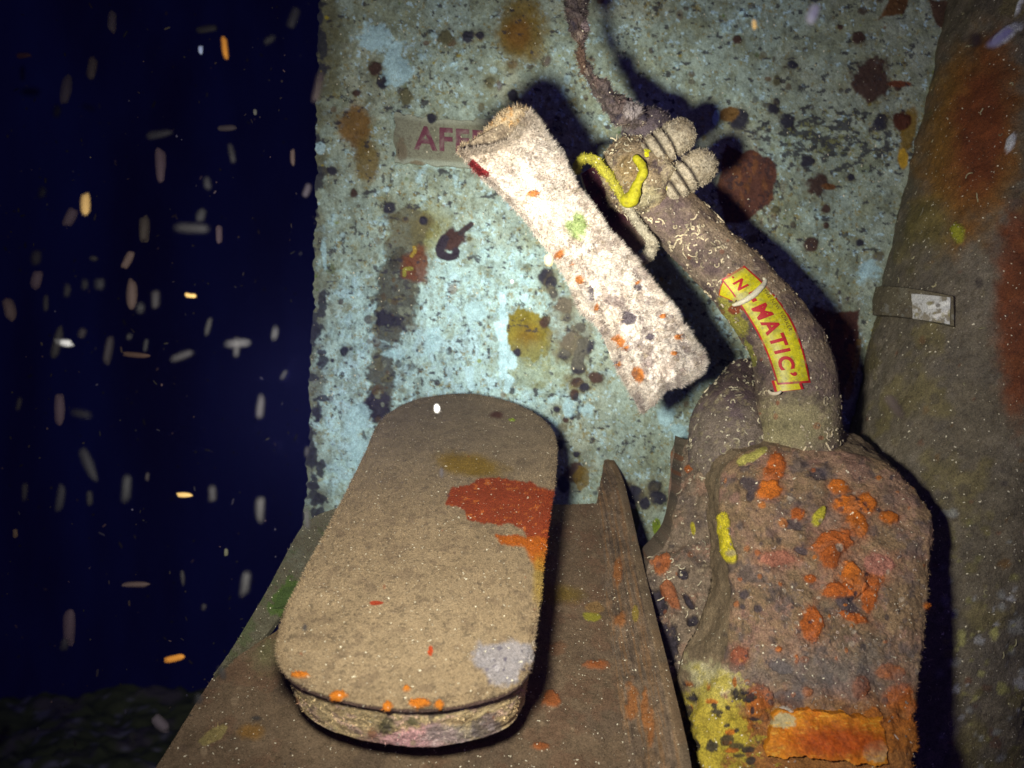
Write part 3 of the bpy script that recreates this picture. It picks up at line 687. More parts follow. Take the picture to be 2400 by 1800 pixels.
# ------------------------------------------------------------------ oblong box
box = empty('oblong_box', P(1000, 1350, capY(1000, 1350)) - NRM * 0.06)
tag(box, 'oblong tan silt covered box with rounded ends and a rust red patch', 'box')
lid_out = [(1080, 918), (1150, 926), (1215, 945), (1265, 972), (1298, 1010), (1305, 1060), (1302, 1120), (1290, 1200), (1278, 1290), (1266, 1400), (1256, 1480), (1248, 1540), (1232, 1580), (1195, 1612),
           (1130, 1634), (1050, 1650), (960, 1655), (860, 1645), (770, 1625), (700, 1598), (658, 1560), (647, 1510), (668, 1430), (715, 1330), (765, 1240), (815, 1140), (858, 1050), (885, 995), (920, 960), (985, 930)]
def paint_lid(cv, lev):
    q3 = cv.q
    cv.h += 0.0028 * fbm(cv.G, 14, 3, 0.5, 90) * (lev < 1); cv.mix(sst(-0.2, 0.5, fbm(cv.G, 16, 4, 0.6, 12)), (0.335, 0.25, 0.14), 0.7)
    cv.mix(sst(0.05, 0.4, fbm(cv.G, 120, 4, 0.6, 22)), (0.17, 0.12, 0.07), 0.6)
    cv.mix(sst(0.2, 0.4, fbm(cv.G, 420, 3, 0.6, 25)), (0.10, 0.075, 0.045), 0.6)
    cv.mix(sst(1250, 950, cv.Y), (0.15, 0.125, 0.085), 0.7)  # torch falloff put into the colour: lid darkens towards its far end
    cv.blob(1100, 1090, 78, 26, (0.21, 0.13, 0.012), ang=8, amp=0.35, soft=0.4, k=0.85)
    cv.poly([(1048, 1160), (1060, 1142), (1100, 1138), (1125, 1122), (1170, 1118), (1230, 1128), (1300, 1150), (1300, 1245), (1275, 1330), (1258, 1322), (1232, 1285), (1175, 1278), (1165, 1256), (1215, 1255), (1232, 1262), (1225, 1242), (1190, 1225), (1168, 1235), (1105, 1222), (1085, 1195), (1048, 1180)],
            (0.25, 0.040, 0.009), 2.2, 6.5, 0.95)
    cv.poly([(1165, 1256), (1300, 1262), (1275, 1345), (1255, 1335), (1232, 1288), (1175, 1278)], (0.44, 0.12, 0.008), 5, 6, 0.75)
    cv.blob(1265, 1360, 16, 60, (0.36, 0.24, 0.03), amp=0.6, soft=.5, k=0.6)
    cv.mix(sst(0.28, 0.38, fbm(q3, 1 / 5., 3, 0.6, 55, st=(.35, 1, 1))) * (cv.X > 1050) * (cv.Y > 1120) * (cv.Y < 1330) * (cv.c[..., 0] > 3 * cv.c[..., 1]), (0.55, 0.16, 0.03), 0.6)
    cv.poly([(1098, 1545), (1120, 1512), (1170, 1500), (1250, 1505), (1246, 1560), (1215, 1598), (1160, 1610), (1130, 1570)], (0.28, 0.27, 0.28), 9, 17, 0.75)
    cv.spots(26, 1120, 1245, 1515, 1600, 2, 6, [(0.06, 0.05, 0.08), (0.5, 0.46, 0.44)], k=0.8)
    cv.spots(25, 680, 1290, 960, 1640, 2, 6, [(0.26, 0.06, 0.02), (0.12, 0.08, 0.05), (0.06, 0.05, 0.05)], k=0.7)
    for (x, y, a, b) in [(800, 1632, 20, 9), (952, 1616, 10, 8), (908, 1652, 11, 8), (985, 1649, 22, 10), (1030, 1652, 10, 8), (708, 1587, 18, 5)]:
        cv.blob(x, y, a, b, (0.52, 0.16, 0.008), amp=0.7, soft=0.2, k=0.92, height=0.0035)
    cv.blob(880, 1413, 16, 5, (0.30, 0.045, 0.015), amp=0.6); cv.blob(1009, 1526, 5, 12, (0.42, 0.06, 0.015), amp=0.6)
    cv.blob(1200, 985, 7, 4, (0.30, 0.42, 0.02), amp=.3); cv.blob(1165, 972, 14, 10, (0.09, 0.045, 0.03), amp=.6, soft=.4)
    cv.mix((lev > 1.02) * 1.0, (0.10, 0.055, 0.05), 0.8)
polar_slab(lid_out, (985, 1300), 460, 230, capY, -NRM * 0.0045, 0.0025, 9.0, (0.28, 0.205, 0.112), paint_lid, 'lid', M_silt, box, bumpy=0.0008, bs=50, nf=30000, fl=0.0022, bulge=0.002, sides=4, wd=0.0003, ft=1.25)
lo = np.array(lid_out, float); cc = np.array([985, 1300.]); body_out = cc + (lo - cc) * 0.972
def bodyY(px, py):
    y = capY(px, py); return y
def paint_body(cv, lev):
    mottle(cv, [(0.75, 0.58, 0.28), (0.34, 0.22, 0.10), (0.72, 0.48, 0.36)], 45, 0.75, 8)
    cv.blob(990, 1725, 90, 36, (0.78, 0.42, 0.42), amp=0.8, soft=0.3, k=0.85); cv.blob(880, 1730, 40, 30, (0.45, 0.25, 0.22), amp=0.8, soft=0.4, k=0.6)
    cv.blob(905, 1690, 20, 20, (0.08, 0.08, 0.03), amp=0.6, k=0.8); cv.blob(965, 1680, 14, 10, (0.08, 0.09, 0.03), amp=0.6, k=0.8)
    cv.blob(1050, 1715, 60, 28, (0.36, 0.33, 0.28), amp=0.7, soft=0.4, k=0.7); cv.blob(1140, 1690, 30, 34, (0.12, 0.10, 0.11), amp=0.9, k=0.7)
    cv.spots(80, 660, 1230, 1600, 1770, 3, 9, [(0.10, 0.08, 0.06), (0.5, 0.42, 0.2), (0.5, 0.40, 0.36), (0.4, 0.14, 0.02)], k=0.7, amp=.9)
body = polar_slab(body_out, cc, 460, 26, bodyY, -NRM * 0.052, 0.001, 10.0, (0.64, 0.48, 0.24), paint_body, 'body', M_crust, box, bumpy=0.0022, bs=90, nf=5000, fl=0.0022, sides=60, inset=0.045)
body.location = (Vector(-NRM * 0.0049))
ped_out = cc + (lo - cc) * 0.62
ped = polar_slab(ped_out, cc, 120, 12, capY, -NRM * 0.050, 0.001, 10.5, (0.12, 0.09, 0.06), lambda cv, l: None, 'pedestal', M_crust, box, sides=10)
ped.location = Vector(-NRM * 0.0585)

# ------------------------------------------------------------------ crusted bracket left of the tank
def paint_br(cv, U, T):
    mottle(cv, [(0.24, 0.17, 0.10), (0.12, 0.09, 0.07), (0.27, 0.16, 0.10)], 30, 0.75, 11)
    dk = (0.025, 0.02, 0.03)  # near-black paint for the shade inside the hollows
    for (x, y, a, b, an) in [(1535, 1415, 30, 30, 0), (1560, 1510, 36, 52, -30), (1545, 1580, 18, 34, -20), (1625, 1455, 14, 14, 0), (1600, 1345, 14, 12, 0), (1610, 1400, 10, 26, -30), (1625, 1530, 16, 22, 10), (1690, 1690, 18, 16, 0), (1585, 1620, 14, 10, 0)]:
        cv.blob(x, y, a, b, dk, ang=an, amp=0.7, k=0.93, height=-0.006)
    cv.blob(1550, 1320, 22, 26, (0.38, 0.11, 0.025), amp=0.5, k=0.9, height=0.003); cv.blob(1572, 1395, 18, 34, (0.36, 0.11, 0.03), ang=-25, amp=0.5, k=0.85, height=0.003)
    cv.blob(1617, 1100, 10, 10, (0.34, 0.10, 0.02), amp=.5); cv.blob(1625, 1240, 5, 12, (0.4, 0.34, 0.02), amp=.4)
    cv.blob(1665, 1590, 62, 42, (0.66, 0.62, 0.34), ang=30, amp=0.9, soft=0.35, k=0.8, height=0.004)
    cv.blob(1630, 1690, 75, 110, (0.44, 0.36, 0.03), amp=1.0, soft=0.3, k=0.85)
    cv.mix(sst(0.05, 0.3, fbm(cv.q, 1 / 16., 4, 0.6, 77)) * sst(1600, 1680, cv.Y), (0.10, 0.08, 0.03), 0.85)
    cv.spots(60, 1560, 1780, 1570, 1830, 4, 14, [(0.02, 0.018, 0.02), (0.03, 0.02, 0.02), (0.42, 0.36, 0.05), (0.40, 0.12, 0.01)], k=0.85, height=0.001)
    cv.spots(60, 1500, 1720, 1060, 1560, 3, 9, [(0.06, 0.045, 0.04), (0.35, 0.28, 0.17), (0.30, 0.09, 0.02)], k=0.7)
bracket = solid_strip([(1612, 1030), (1604, 1100), (1598, 1180), (1582, 1250), (1555, 1290), (1525, 1330), (1510, 1420), (1505, 1520), (1525, 1620), (1560, 1720), (1580, 1800), (1600, 1930)],
            [(1680, 1060), (1700, 1110), (1720, 1180), (1730, 1260), (1740, 1330), (1750, 1400), (1760, 1480), (1770, 1560), (1780, 1640), (1790, 1720), (1800, 1800), (1800, 1930)],
            360, 150, lambda x, y: 0.90 - 0.00021 * (y - 1030), lambda U, T: 0.02 * (1 - np.sin(np.clip(T, 0, 1) * 2.4)), 0.05, 11.0, (0.21, 0.155, 0.10), paint_br,
            'bracket_plate', M_crust, None, bumpy=0.014, bs=30, nf=3000, fl=0.0030, xtra=lambda G, N, U, T: [worms(G, N, 160, 0.008, 0.0006)])
tag(bracket, 'ragged rusted bracket plate, yellow crusted at its foot, between trough and orange spotted tank', 'bracket')

# ------------------------------------------------------------------ flat tank with orange sponges
def tankY(px, py): return 0.835 - 0.00021 * (py - 1060)
tank_out = [(1861, 1060), (1963, 1066), (2060, 1088), (2126, 1126), (2168, 1176), (2190, 1215), (2192, 1280), (2186, 1360), (2181, 1462), (2168, 1565), (2154, 1667), (2146, 1770), (2140, 1900),
            (1900, 1925), (1700, 1900), (1640, 1780), (1650, 1680), (1690, 1600), (1715, 1500), (1718, 1400), (1707, 1309), (1694, 1206), (1694, 1155), (1707, 1105), (1740, 1075), (1789, 1063)]
def paint_tank(cv, lev):
    mottle(cv, [(0.31, 0.19, 0.115), (0.17, 0.12, 0.07), (0.26, 0.145, 0.10), (0.12, 0.09, 0.075)], 30, 0.8, 14)
    cv.mix(sst(0.0, 0.45, fbm(cv.G, 30, 4, 0.6, 44)), (0.33, 0.19, 0.12), 0.4)
    cv.mix(sst(1.0, 1.06, lev), (0.21, 0.155, 0.085), 0.9)
    O1 = (0.52, 0.135, 0.006); O2 = (0.42, 0.10, 0.010)
    for (x, y, a, b, an, c, hh) in [(1815, 1098, 24, 40, 10, O2, 1), (1800, 1150, 26, 22, 0, O1, 1), (1966, 1140, 26, 18, 10, O1, 1), (1990, 1186, 38, 22, 10, O1, 1), (2030, 1180, 22, 24, 0, O1, 1), (2010, 1225, 34, 22, 60, O1, .7),
                                    (2083, 1213, 24, 16, 0, O1, 1.3), (1952, 1270, 48, 30, -20, O2, 1.2), (1945, 1310, 26, 24, 0, O2, 1), (2000, 1355, 26, 44, -20, O1, 1.4), (1960, 1385, 34, 20, 0, O2, .8), (2040, 1390, 20, 44, 10, O2, .4),
                                    (1900, 1355, 14, 10, 0, O2, .5), (1903, 1465, 24, 40, 0, O2, .9), (1998, 1445, 40, 14, 20, O2, .4), (2050, 1350, 22, 20, 0, O2, .3), (1733, 1540, 22, 22, 0, (0.30, 0.08, 0.03), .6), (1866, 1545, 6, 14, 0, O1, .6), (1824, 1525, 8, 8, 0, O1, .6),
                                    (1778, 1650, 34, 44, 10, O2, .8), (1893, 1622, 12, 12, 0, O1, .8), (2020, 1610, 24, 26, 0, O2, .8), (2085, 1575, 40, 20, 0, O1, .5), (2045, 1680, 24, 22, 0, O1, .8), (2110, 1640, 40, 40, 0, O2, .5),
                                    (2100, 1720, 50, 46, 0, O2, .6), (2150, 1755, 14, 12, 0, O1, 1), (2172, 1420, 8, 10, 0, O1, 1), (1740, 1700, 30, 20, 0, O2, .7), (1870, 1205, 16, 14, 0, O2, .5), (1820, 1310, 40, 18, 0, (0.36, 0.14, 0.08), .3), (2060, 1320, 40, 24, 0, (0.36, 0.15, 0.10), .3)]:
        cv.blob(x, y, a * 1.35, b * 1.35, (0.30, 0.13, 0.06), ang=an, amp=0.7, soft=0.4, k=0.5); cv.blob(x, y, a * 0.95, b * 0.95, c, ang=an, amp=0.6, soft=0.16, k=0.95, height=0.0012 * hh, bump=0.0022 * hh)
    for (x, y, a, b) in [(1920, 1210, 13, 22)]:
        cv.blob(x, y, a, b, (0.48, 0.42, 0.03), ang=20, amp=0.5, height=0.003)
    cv.stroke([(1697, 1215), (1698, 1250), (1708, 1290), (1718, 1312)], 12, (0.62, 0.52, 0.02), amp=0.5, height=0.003)
    cv.stroke([(1735, 1082), (1760, 1070), (1790, 1056)], 9, (0.40, 0.36, 0.08), amp=0.6)
    for (x, y, a, b) in [(1757, 1135, 22, 16), (1758, 1162, 10, 12), (1745, 1395, 10, 12), (1778, 1425, 9, 8), (1740, 1422, 7, 7), (1920, 1110, 22, 12), (1860, 1228, 22, 11), (1880, 1290, 14, 7), (1985, 1420, 34, 16), (1825, 1560, 36, 13), (1850, 1640, 34, 22), (1990, 1670, 24, 18)]:
        cv.blob(x, y, a, b, (0.065, 0.05, 0.055), ang=20, amp=0.7, soft=0.2, k=0.85, height=-0.002)
    cv.spots(150, 1690, 2180, 1080, 1680, 2.5, 8, [(0.05, 0.035, 0.04), (0.03, 0.025, 0.035), (0.42, 0.34, 0.24)], k=0.8)
    cv.spots(40, 1700, 2170, 1080, 1800, 4, 12, [(0.42, 0.11, 0.012), (0.5, 0.15, 0.01)], k=0.8, height=0.001)
    cv.blob(1940, 1580, 200, 60, (0.17, 0.15, 0.13), amp=0.8, soft=0.5, k=0.55)
    cv.mix(sst(1600, 1720, cv.Y + 50 * cv.n1) * (lev < 1.2), (0.30, 0.11, 0.012), 0.8)
    cv.mix(sst(0.15, 0.35, fbm(cv.q, 1 / 13., 4, 0.6, 9)) * sst(1640, 1720, cv.Y) * (cv.X < 1830), (0.42, 0.35, 0.03), 0.7)
    cv.mix(sst(0.15, 0.35, fbm(cv.q, 1 / 20., 4, 0.6, 19)) * sst(1640, 1720, cv.Y) * (cv.X < 1830), (0.03, 0.025, 0.025), 0.85)
    cv.blob(1668, 1600, 60, 44, (0.66, 0.60, 0.32), ang=30, amp=0.9, soft=0.35, k=0.85, height=0.002)
    cv.blob(1665, 1700, 80, 110, (0.44, 0.35, 0.03), amp=1.0, soft=0.3, k=0.85)
    for _ in range(46):
        cv.blob(1580 + 190 * rng.rand(), 1600 + 200 * rng.rand(), 5 + 11 * rng.rand() ** 2, 4 + 9 * rng.rand() ** 2, [(0.02, 0.016, 0.02), (0.02, 0.016, 0.02), (0.07, 0.05, 0.02), (0.42, 0.12, 0.01)][rng.randint(4)], amp=0.8, k=0.9, height=-0.0012)
    for (x, y, a, b) in [(1835, 1668, 20, 16)]: cv.blob(x, y, a, b, (0.5, 0.47, 0.38), amp=.7, k=.8)
def tank_x(G, N, lev):
    return [worms(G, N, 110, 0.005, 0.0005, sel=lev < 1.0, color=(0.42, 0.32, 0.24))]
tank = polar_slab(tank_out, (1930, 1480), 560, 240, tankY, (0.0, 0.075, 0.024), 0.010, 14.0, (0.26, 0.17, 0.085), paint_tank, 'flat_tank', M_crust, None, bumpy=0.0052, bs=52, nf=2500, fl=0.0022, bulge=0.010, sides=26, xtra=tank_x)
tag(tank, 'flat round topped tank crusted with bright orange sponges and a rust red plate', 'tank')
def paint_pl(cv, U, T):
    cv.mix(sst(-0.1, 0.4, cv.n1), (0.50, 0.13, 0.006), 0.8); cv.mix(sst(0.1, 0.4, fbm(cv.q, 1 / 9., 4, 0.6, 4, st=(.6, 1.4, 1))), (0.30, 0.10, 0.01), 0.6)
    cv.blob(1838, 1690, 24, 18, (0.45, 0.42, 0.22), amp=.7, k=.8); cv.blob(2050, 1765, 30, 22, (0.40, 0.33, 0.16), amp=.8, k=.7)
    cv.mix(sst(0.3, 0.4, fbm(cv.q, 1 / 5., 3, 0.6, 8, st=(.4, 1.4, 1))), (0.7, 0.40, 0.05), 0.6)
    cv.blob(1960, 1740, 110, 40, (0.40, 0.055, 0.004), amp=.5, soft=.6, k=.85)
pl = solid_strip([(1822, 1664), (1812, 1708), (1800, 1758), (1800, 1772)], [(2070, 1686), (2078, 1726), (2086, 1780), (2088, 1796)], 90, 160,
                 lambda x, y: tankY(x, y) - 0.0105, lambda U, T: 0.004 * (2 * T - 1) ** 2, 0.008, 15.0, (0.52, 0.19, 0.008), paint_pl, 'rusty_plate', M_sponge, tank, bumpy=0.0022, bs=70, warp=lambda U, T: np.stack([9 * fbm(np.stack([U * 3, T * 0, 0 * T], -1), 2.5, 4, .6, 7) * (abs(2 * T - 1) ** 3), 12 * fbm(np.stack([T * 5, U * 0, 0 * T], -1), 2.5, 4, .6, 3) * (abs(2 * U - 1) ** 3)], -1))
tag(pl, 'smooth rust red plate')
pl.parent = tank; pl.location = (0, 0, 0)

# ------------------------------------------------------------------ foam nozzle assembly
noz = empty('foam_nozzle', P(1860, 1060, 0.88))
tag(noz, 'curved crusted foam nozzle pipe with yellow and red sticker and ribbed valve handle', 'nozzle')
PIPE = [(1510, 440, 0.865), (1568, 496, 0.868), (1634, 562, 0.872), (1710, 638, 0.876), (1782, 718, 0.878), (1838, 798, 0.88), (1864, 874, 0.882), (1868, 945, 0.884), (1868, 1030, 0.886), (1868, 1110, 0.888)]
PR = [0.0290, 0.0290, 0.0295, 0.0315, 0.0345, 0.0375, 0.0410, 0.0430, 0.0445, 0.046]
def paint_pipe(cv, U, T):
    mottle(cv, [(0.20, 0.145, 0.11), (0.09, 0.06, 0.06), (0.15, 0.105, 0.09)], 34, 0.75, 17)
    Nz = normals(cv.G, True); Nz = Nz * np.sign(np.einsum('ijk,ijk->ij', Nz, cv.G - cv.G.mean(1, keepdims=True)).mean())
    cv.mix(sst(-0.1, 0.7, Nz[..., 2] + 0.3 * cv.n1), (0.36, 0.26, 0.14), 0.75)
    cv.mix(sst(0.1, 0.35, fbm(cv.G, 60, 4, 0.6, 66)), (0.10, 0.065, 0.065), 0.6)
    cv.blob(1850, 1000, 120, 60, (0.30, 0.27, 0.12), amp=0.7, soft=0.6, k=0.7)
    cv.blob(1720, 740, 22, 60, (0.34, 0.32, 0.03), ang=-35, amp=0.6, k=0.75); cv.blob(1760, 830, 10, 34, (0.30, 0.30, 0.03), ang=-20, amp=.8, k=.7)
    cv.blob(1722, 725, 18, 12, (0.26, 0.06, 0.02), amp=0.6)
    cv.spots(80, 1480, 1970, 440, 1060, 3, 9, [(0.05, 0.035, 0.04), (0.36, 0.29, 0.19), (0.24, 0.07, 0.03)], k=0.7)
def pipe_x(G, N, U, th):
    return [worms(G, N, 170, 0.009, 0.0008, sel=(N[..., 1] < 0.1) & ((U < 0.36) | (U > 0.74)) & (fbm(G, 45, 2, .5, 77) > 0.08), color=(0.62, 0.52, 0.33)), worms(G, N, 150, 0.004, 0.0008, sel=(N[..., 1] < 0.1), color=(0.5, 0.42, 0.28))]
tube(PIPE, PR, 420, 260, 17.0, (0.20, 0.15, 0.105), paint_pipe, 'barrel', M_crust, noz, bumpy=0.0026, bs=60, nf=3000, fl=0.0018, xtra=pipe_x, caps=False)
# helper: a pixel on the front skin of the pipe
PQ = resample(np.c_[P(*np.array(PIPE).T), PR], 400); pcx, pcy = px_of(PQ[:, :3]); prp = PQ[:, 3] / PQ[:, 1] * 2000
def on_pipe(x, y, lift):
    x = np.asarray(x, float); y = np.asarray(y, float); sh = x.shape; x = x.ravel(); y = y.ravel()
    d = np.hypot(x[:, None] - pcx[None], y[:, None] - pcy[None]); k = d.argmin(1); dd = d[np.arange(len(x)), k] / prp[k]
    Y = PQ[k, 1] - (PQ[k, 3] + lift) * np.sqrt(np.clip(1 - (dd * 0.985) ** 2, 0.02, 1))
    return P(x, y, Y).reshape(sh + (3,))
YEL = (0.52, 0.47, 0.012); RED = (0.42, 0.018, 0.02)
sL = resample([(1690, 655), (1716, 688), (1744, 730), (1770, 772), (1790, 812), (1806, 852), (1822, 902)], 200)
sR = resample([(1744, 622), (1786, 660), (1826, 704), (1858, 755), (1880, 812), (1892, 858), (1900, 897)], 200)
def sticker(name, L, R, lift, seed, border=0.055, nv=70, tri=False, parent=noz):
    n = len(L); T = np.linspace(0, 1, nv)[None, :, None]
    px = L[:, None] * (1 - T) + R[:, None] * T; G = on_pipe(px[..., 0], px[..., 1], lift)
    cv = Canvas(G, YEL, seed); U, TT_ = np.meshgrid(np.linspace(0, 1, n), np.linspace(0, 1, nv), indexing='ij')
    e = np.minimum(np.minimum(TT_ * 1.0, (1 - TT_)), np.minimum(U, 1 - U) * 2.4)
    cv.mix(sst(0.02, 0.3, cv.n2) * 0.6, (0.42, 0.40, 0.06)); cv.mix(sst(0.25, 0.45, fbm(cv.q, 1 / 5., 3, 0.6, seed)), (0.22, 0.19, 0.05), 0.55)
    cv.mix((e < border) * 1.0, RED)
    cv.mix(sst(0.2, 0.4, cv.n1) * sst(0.2, 0, e), (0.30, 0.25, 0.10), 0.6)
    cv.blob(1735, 700, 20, 11, (0.36, 0.33, 0.08), ang=-35, amp=.7, k=.9)
    Bk = on_pipe(px[..., 0], px[..., 1], lift - 0.0022)
    rim = np.stack([per(G), per(Bk)]); rc = per(cv.c)
    return build(name, [(G, gridfaces(n, nv), cv.c), (rim, gridfaces(2, rim.shape[1], True), np.stack([rc, rc * .6]))], M_sticker, parent)
st0 = sticker('sticker', resample([(1684, 692), (1690, 668), (1706, 640)], 60), resample([(1722, 708), (1738, 676), (1752, 652)], 60), 0.0030, 31, 0.05)
tag(st0, 'torn corner of an older yellow sticker under the newer one')
st2 = sticker('sticker', resample([(1808, 892), (1812, 905), (1816, 920)], 40), resample([(1876, 890), (1880, 902), (1884, 912)], 40), 0.0030, 33, 0.10)
tag(st2, 'lower scrap of an older yellow sticker')
st1 = sticker('sticker', sL, sR, 0.0044, 32, 0.045)
tag(st1, 'yellow sticker with red border, reading MATIC down the pipe')
def on_strip(u, v, lift):
    """u 0..1 down the sticker, v 0..1 from left edge to right edge"""
    n = len(sL); k = np.clip(u, 0, 1) * (n - 1)
    lx = np.interp(k, np.arange(n), sL[:, 0]); ly = np.interp(k, np.arange(n), sL[:, 1]); rx = np.interp(k, np.arange(n), sR[:, 0]); ry = np.interp(k, np.arange(n), sR[:, 1])
    return on_pipe(lx * (1 - v) + rx * v, ly * (1 - v) + ry * v, lift)
def letters(txt, u0, u1, v0, v1, col, bold, space, shear=0.0, lift=0.0056, name='lettering'):
    V, F = text_mesh(txt, bold, space, shear)
    V = V - V.min(0); wd_, ht_ = V.max(0)
    G = on_strip(u0 + V[:, 0] / wd_ * (u1 - u0), v0 + V[:, 1] / ht_ * (v1 - v0), lift)
    c = np.empty(G.shape); c[:] = col
    return build(name, [(G, F, c)], M_print, st1, smooth=False)
letters('MATIC\u2019', 0.33, 0.94, 0.20, 0.66, RED, 0.035, 1.25)
letters('N', 0.075, 0.155, 0.22, 0.60, RED, 0.035, 1.0)
letters('\u2019', 0.025, 0.045, 0.30, 0.42, RED, 0.04, 1.0)
letters('-', 0.265, 0.29, 0.36, 0.50, RED, 0.05, 1.0); letters('I', 0.205, 0.225, 0.42, 0.60, RED, 0.03, 1.0)
letters('THE NEW YORKER', 0.235, 0.60, 0.80, 0.90, (0.20, 0.13, 0.03), 0.005, 1.1)
# pale cord across the sticker
tb = [on_pipe(np.array([x]), np.array([y]), 0.0055)[0] for x, y in [(1716, 716), (1738, 708), (1762, 694), (1782, 676), (1793, 660), (1788, 650)]]
cpb = [(1200 + p[0] / p[1] * 2000, 900 - p[2] / p[1] * 2000, p[1]) for p in tb]
tube(cpb, [0.0016, 0.0026, 0.0030, 0.0030, 0.0022, 0.0012], 60, 16, 41.0, (0.66, 0.62, 0.44), lambda c, u, t: None, 'worm_tube', M_sponge, noz, bumpy=0.0006, bs=200)
tb = [on_pipe(np.array([x]), np.array([y]), 0.0045)[0] for x, y in [(1800, 914), (1808, 922), (1822, 922), (1832, 916)]]
cpb = [(1200 + p[0] / p[1] * 2000, 900 - p[2] / p[1] * 2000, p[1]) for p in tb]
tube(cpb, [0.001, 0.0018, 0.0018, 0.001], 30, 12, 42.0, (0.6, 0.52, 0.36), lambda c, u, t: None, 'worm_tube', M_sponge, noz, bumpy=0.0004, bs=200)

# elbow behind the pipe foot
def paint_el(cv, U, T):
    mottle(cv, [(0.24, 0.19, 0.14), (0.13, 0.09, 0.095)], 36, 0.75, 19)
    cv.mix(sst(985, 900, cv.Y), (0.075, 0.045, 0.045), 0.8)  # shadow behind the pipe painted in: upper elbow coloured darker
    cv.mix(sst(0.15, 0.35, fbm(cv.q, 1 / 12., 4, .6, 8)), (0.33, 0.28, 0.14), 0.5)
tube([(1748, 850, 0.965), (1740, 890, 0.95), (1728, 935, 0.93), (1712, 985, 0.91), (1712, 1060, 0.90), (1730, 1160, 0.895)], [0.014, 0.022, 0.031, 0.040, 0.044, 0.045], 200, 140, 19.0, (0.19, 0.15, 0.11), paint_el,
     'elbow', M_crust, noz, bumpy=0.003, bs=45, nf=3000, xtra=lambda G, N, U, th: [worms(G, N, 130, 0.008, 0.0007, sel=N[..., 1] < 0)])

# valve body
def paint_vb(cv, U, T):
    mottle(cv, [(0.40, 0.33, 0.20), (0.16, 0.11, 0.06), (0.10, 0.07, 0.07)], 60, 0.85, 23)
    cv.blob(1478, 400, 34, 40, (0.20, 0.13, 0.03), amp=0.7, soft=.5, k=0.6)
    cv.blob(1515, 460, 30, 34, (0.42, 0.38, 0.20), amp=0.8, soft=.4, k=.6)
tube([(1448, 340, 0.875), (1468, 372, 0.868), (1495, 410, 0.862), (1525, 452, 0.862), (1548, 490, 0.866)], [0.024, 0.031, 0.035, 0.037, 0.034], 200, 140, 23.0, (0.28, 0.21, 0.12), paint_vb,
     'valve_body', M_crust, noz, bumpy=0.009, bs=48, nf=4500, fl=0.0032, xtra=lambda G, N, U, th: [worms(G, N, 110, 0.008, 0.0007, sel=N[..., 1] < 0)])
tube([(1478, 262, 0.87), (1500, 290, 0.872), (1520, 318, 0.875), (1540, 352, 0.880)], [0.017, 0.024, 0.027, 0.024], 90, 90, 24.0, (0.11, 0.085, 0.09),
     lambda cv, u, t: mottle(cv, [(0.22, 0.20, 0.17), (0.06, 0.045, 0.06)], 80, 0.8, 3), 'coupling', M_crust, noz, bumpy=0.005, bs=70, nf=1500)
# two ribbed finger lobes
def ribs(u):
    return 1.0 - 0.24 * sum(np.exp(-((u - c) / 0.022) ** 2) for c in (0.14, 0.29, 0.44, 0.58)) 
def paint_lobe(cv, U, T):
    mottle(cv, [(0.44, 0.37, 0.24), (0.30, 0.24, 0.15)], 90, 0.7, 27)
    for c in (0.14, 0.29, 0.44, 0.58): cv.mix(np.exp(-((U - c) / 0.016) ** 2), (0.02, 0.014, 0.015), 0.95)  # shade in the grooves painted as dark rings
    cv.blob(1512, 366, 17, 17, (0.62, 0.60, 0.01), amp=0.4); cv.blob(1553, 438, 9, 15, (0.50, 0.46, 0.03), amp=0.4)
for pts, rr in (([(1490, 387, 0.850), (1530, 358, 0.842), (1574, 329, 0.838), (1625, 298, 0.838)], [0.0140, 0.0155, 0.0165, 0.0150]),
                ([(1538, 464, 0.850), (1580, 433, 0.844), (1622, 403, 0.84), (1674, 368, 0.84)], [0.0140, 0.0155, 0.0165, 0.0150])):
    tube(pts, rr, 170, 90, 27.0 + pts[0][0], (0.46, 0.40, 0.28), paint_lobe, 'ribbed_lug', M_pale, noz, bumpy=0.0015, bs=90, nf=2600, fl=0.0028, radf=ribs)
# bail handle
def paint_bail(cv, U, T):
    mottle(cv, [(0.46, 0.42, 0.30), (0.24, 0.20, 0.13)], 80, 0.6, 29)
    cv.mix(sst(0.47, 0.42, U + 0.05 * cv.n1), (0.40, 0.37, 0.012), 0.9); cv.mix(sst(0.15, 0.4, cv.n2) * (U < .45), (0.22, 0.19, 0.03), 0.7)
tube([(1356, 408, 0.842), (1353, 388, 0.838), (1368, 371, 0.835), (1394, 376, 0.835), (1418, 402, 0.836), (1442, 434, 0.838), (1462, 470, 0.842), (1490, 515, 0.846), (1516, 550, 0.848), (1530, 572, 0.848), (1522, 596, 0.85), (1500, 610, 0.852), (1476, 600, 0.856), (1450, 576, 0.86)],
     [0.0042, 0.0044, 0.0046, 0.0046, 0.0046, 0.0044, 0.0044, 0.0044, 0.0046, 0.0052, 0.0056, 0.0056, 0.005, 0.004], 260, 40, 29.0, (0.40, 0.36, 0.25), paint_bail, 'bail_handle', M_crust, noz, bumpy=0.0018, bs=120, nf=1800, fl=0.0025)
tube([(1458, 468, 0.834), (1480, 466, 0.826), (1494, 430, 0.822), (1506, 404, 0.82), (1502, 384, 0.822), (1486, 366, 0.826)], [0.0060, 0.0070, 0.0046, 0.0044, 0.0044, 0.004], 120, 40, 30.0, (0.40, 0.37, 0.012),
     lambda cv, u, t: cv.mix(sst(0.1, 0.4, cv.n2), (0.24, 0.20, 0.02), 0.7), 'yellow_sponge', M_sponge, noz, bumpy=0.0018, bs=110)
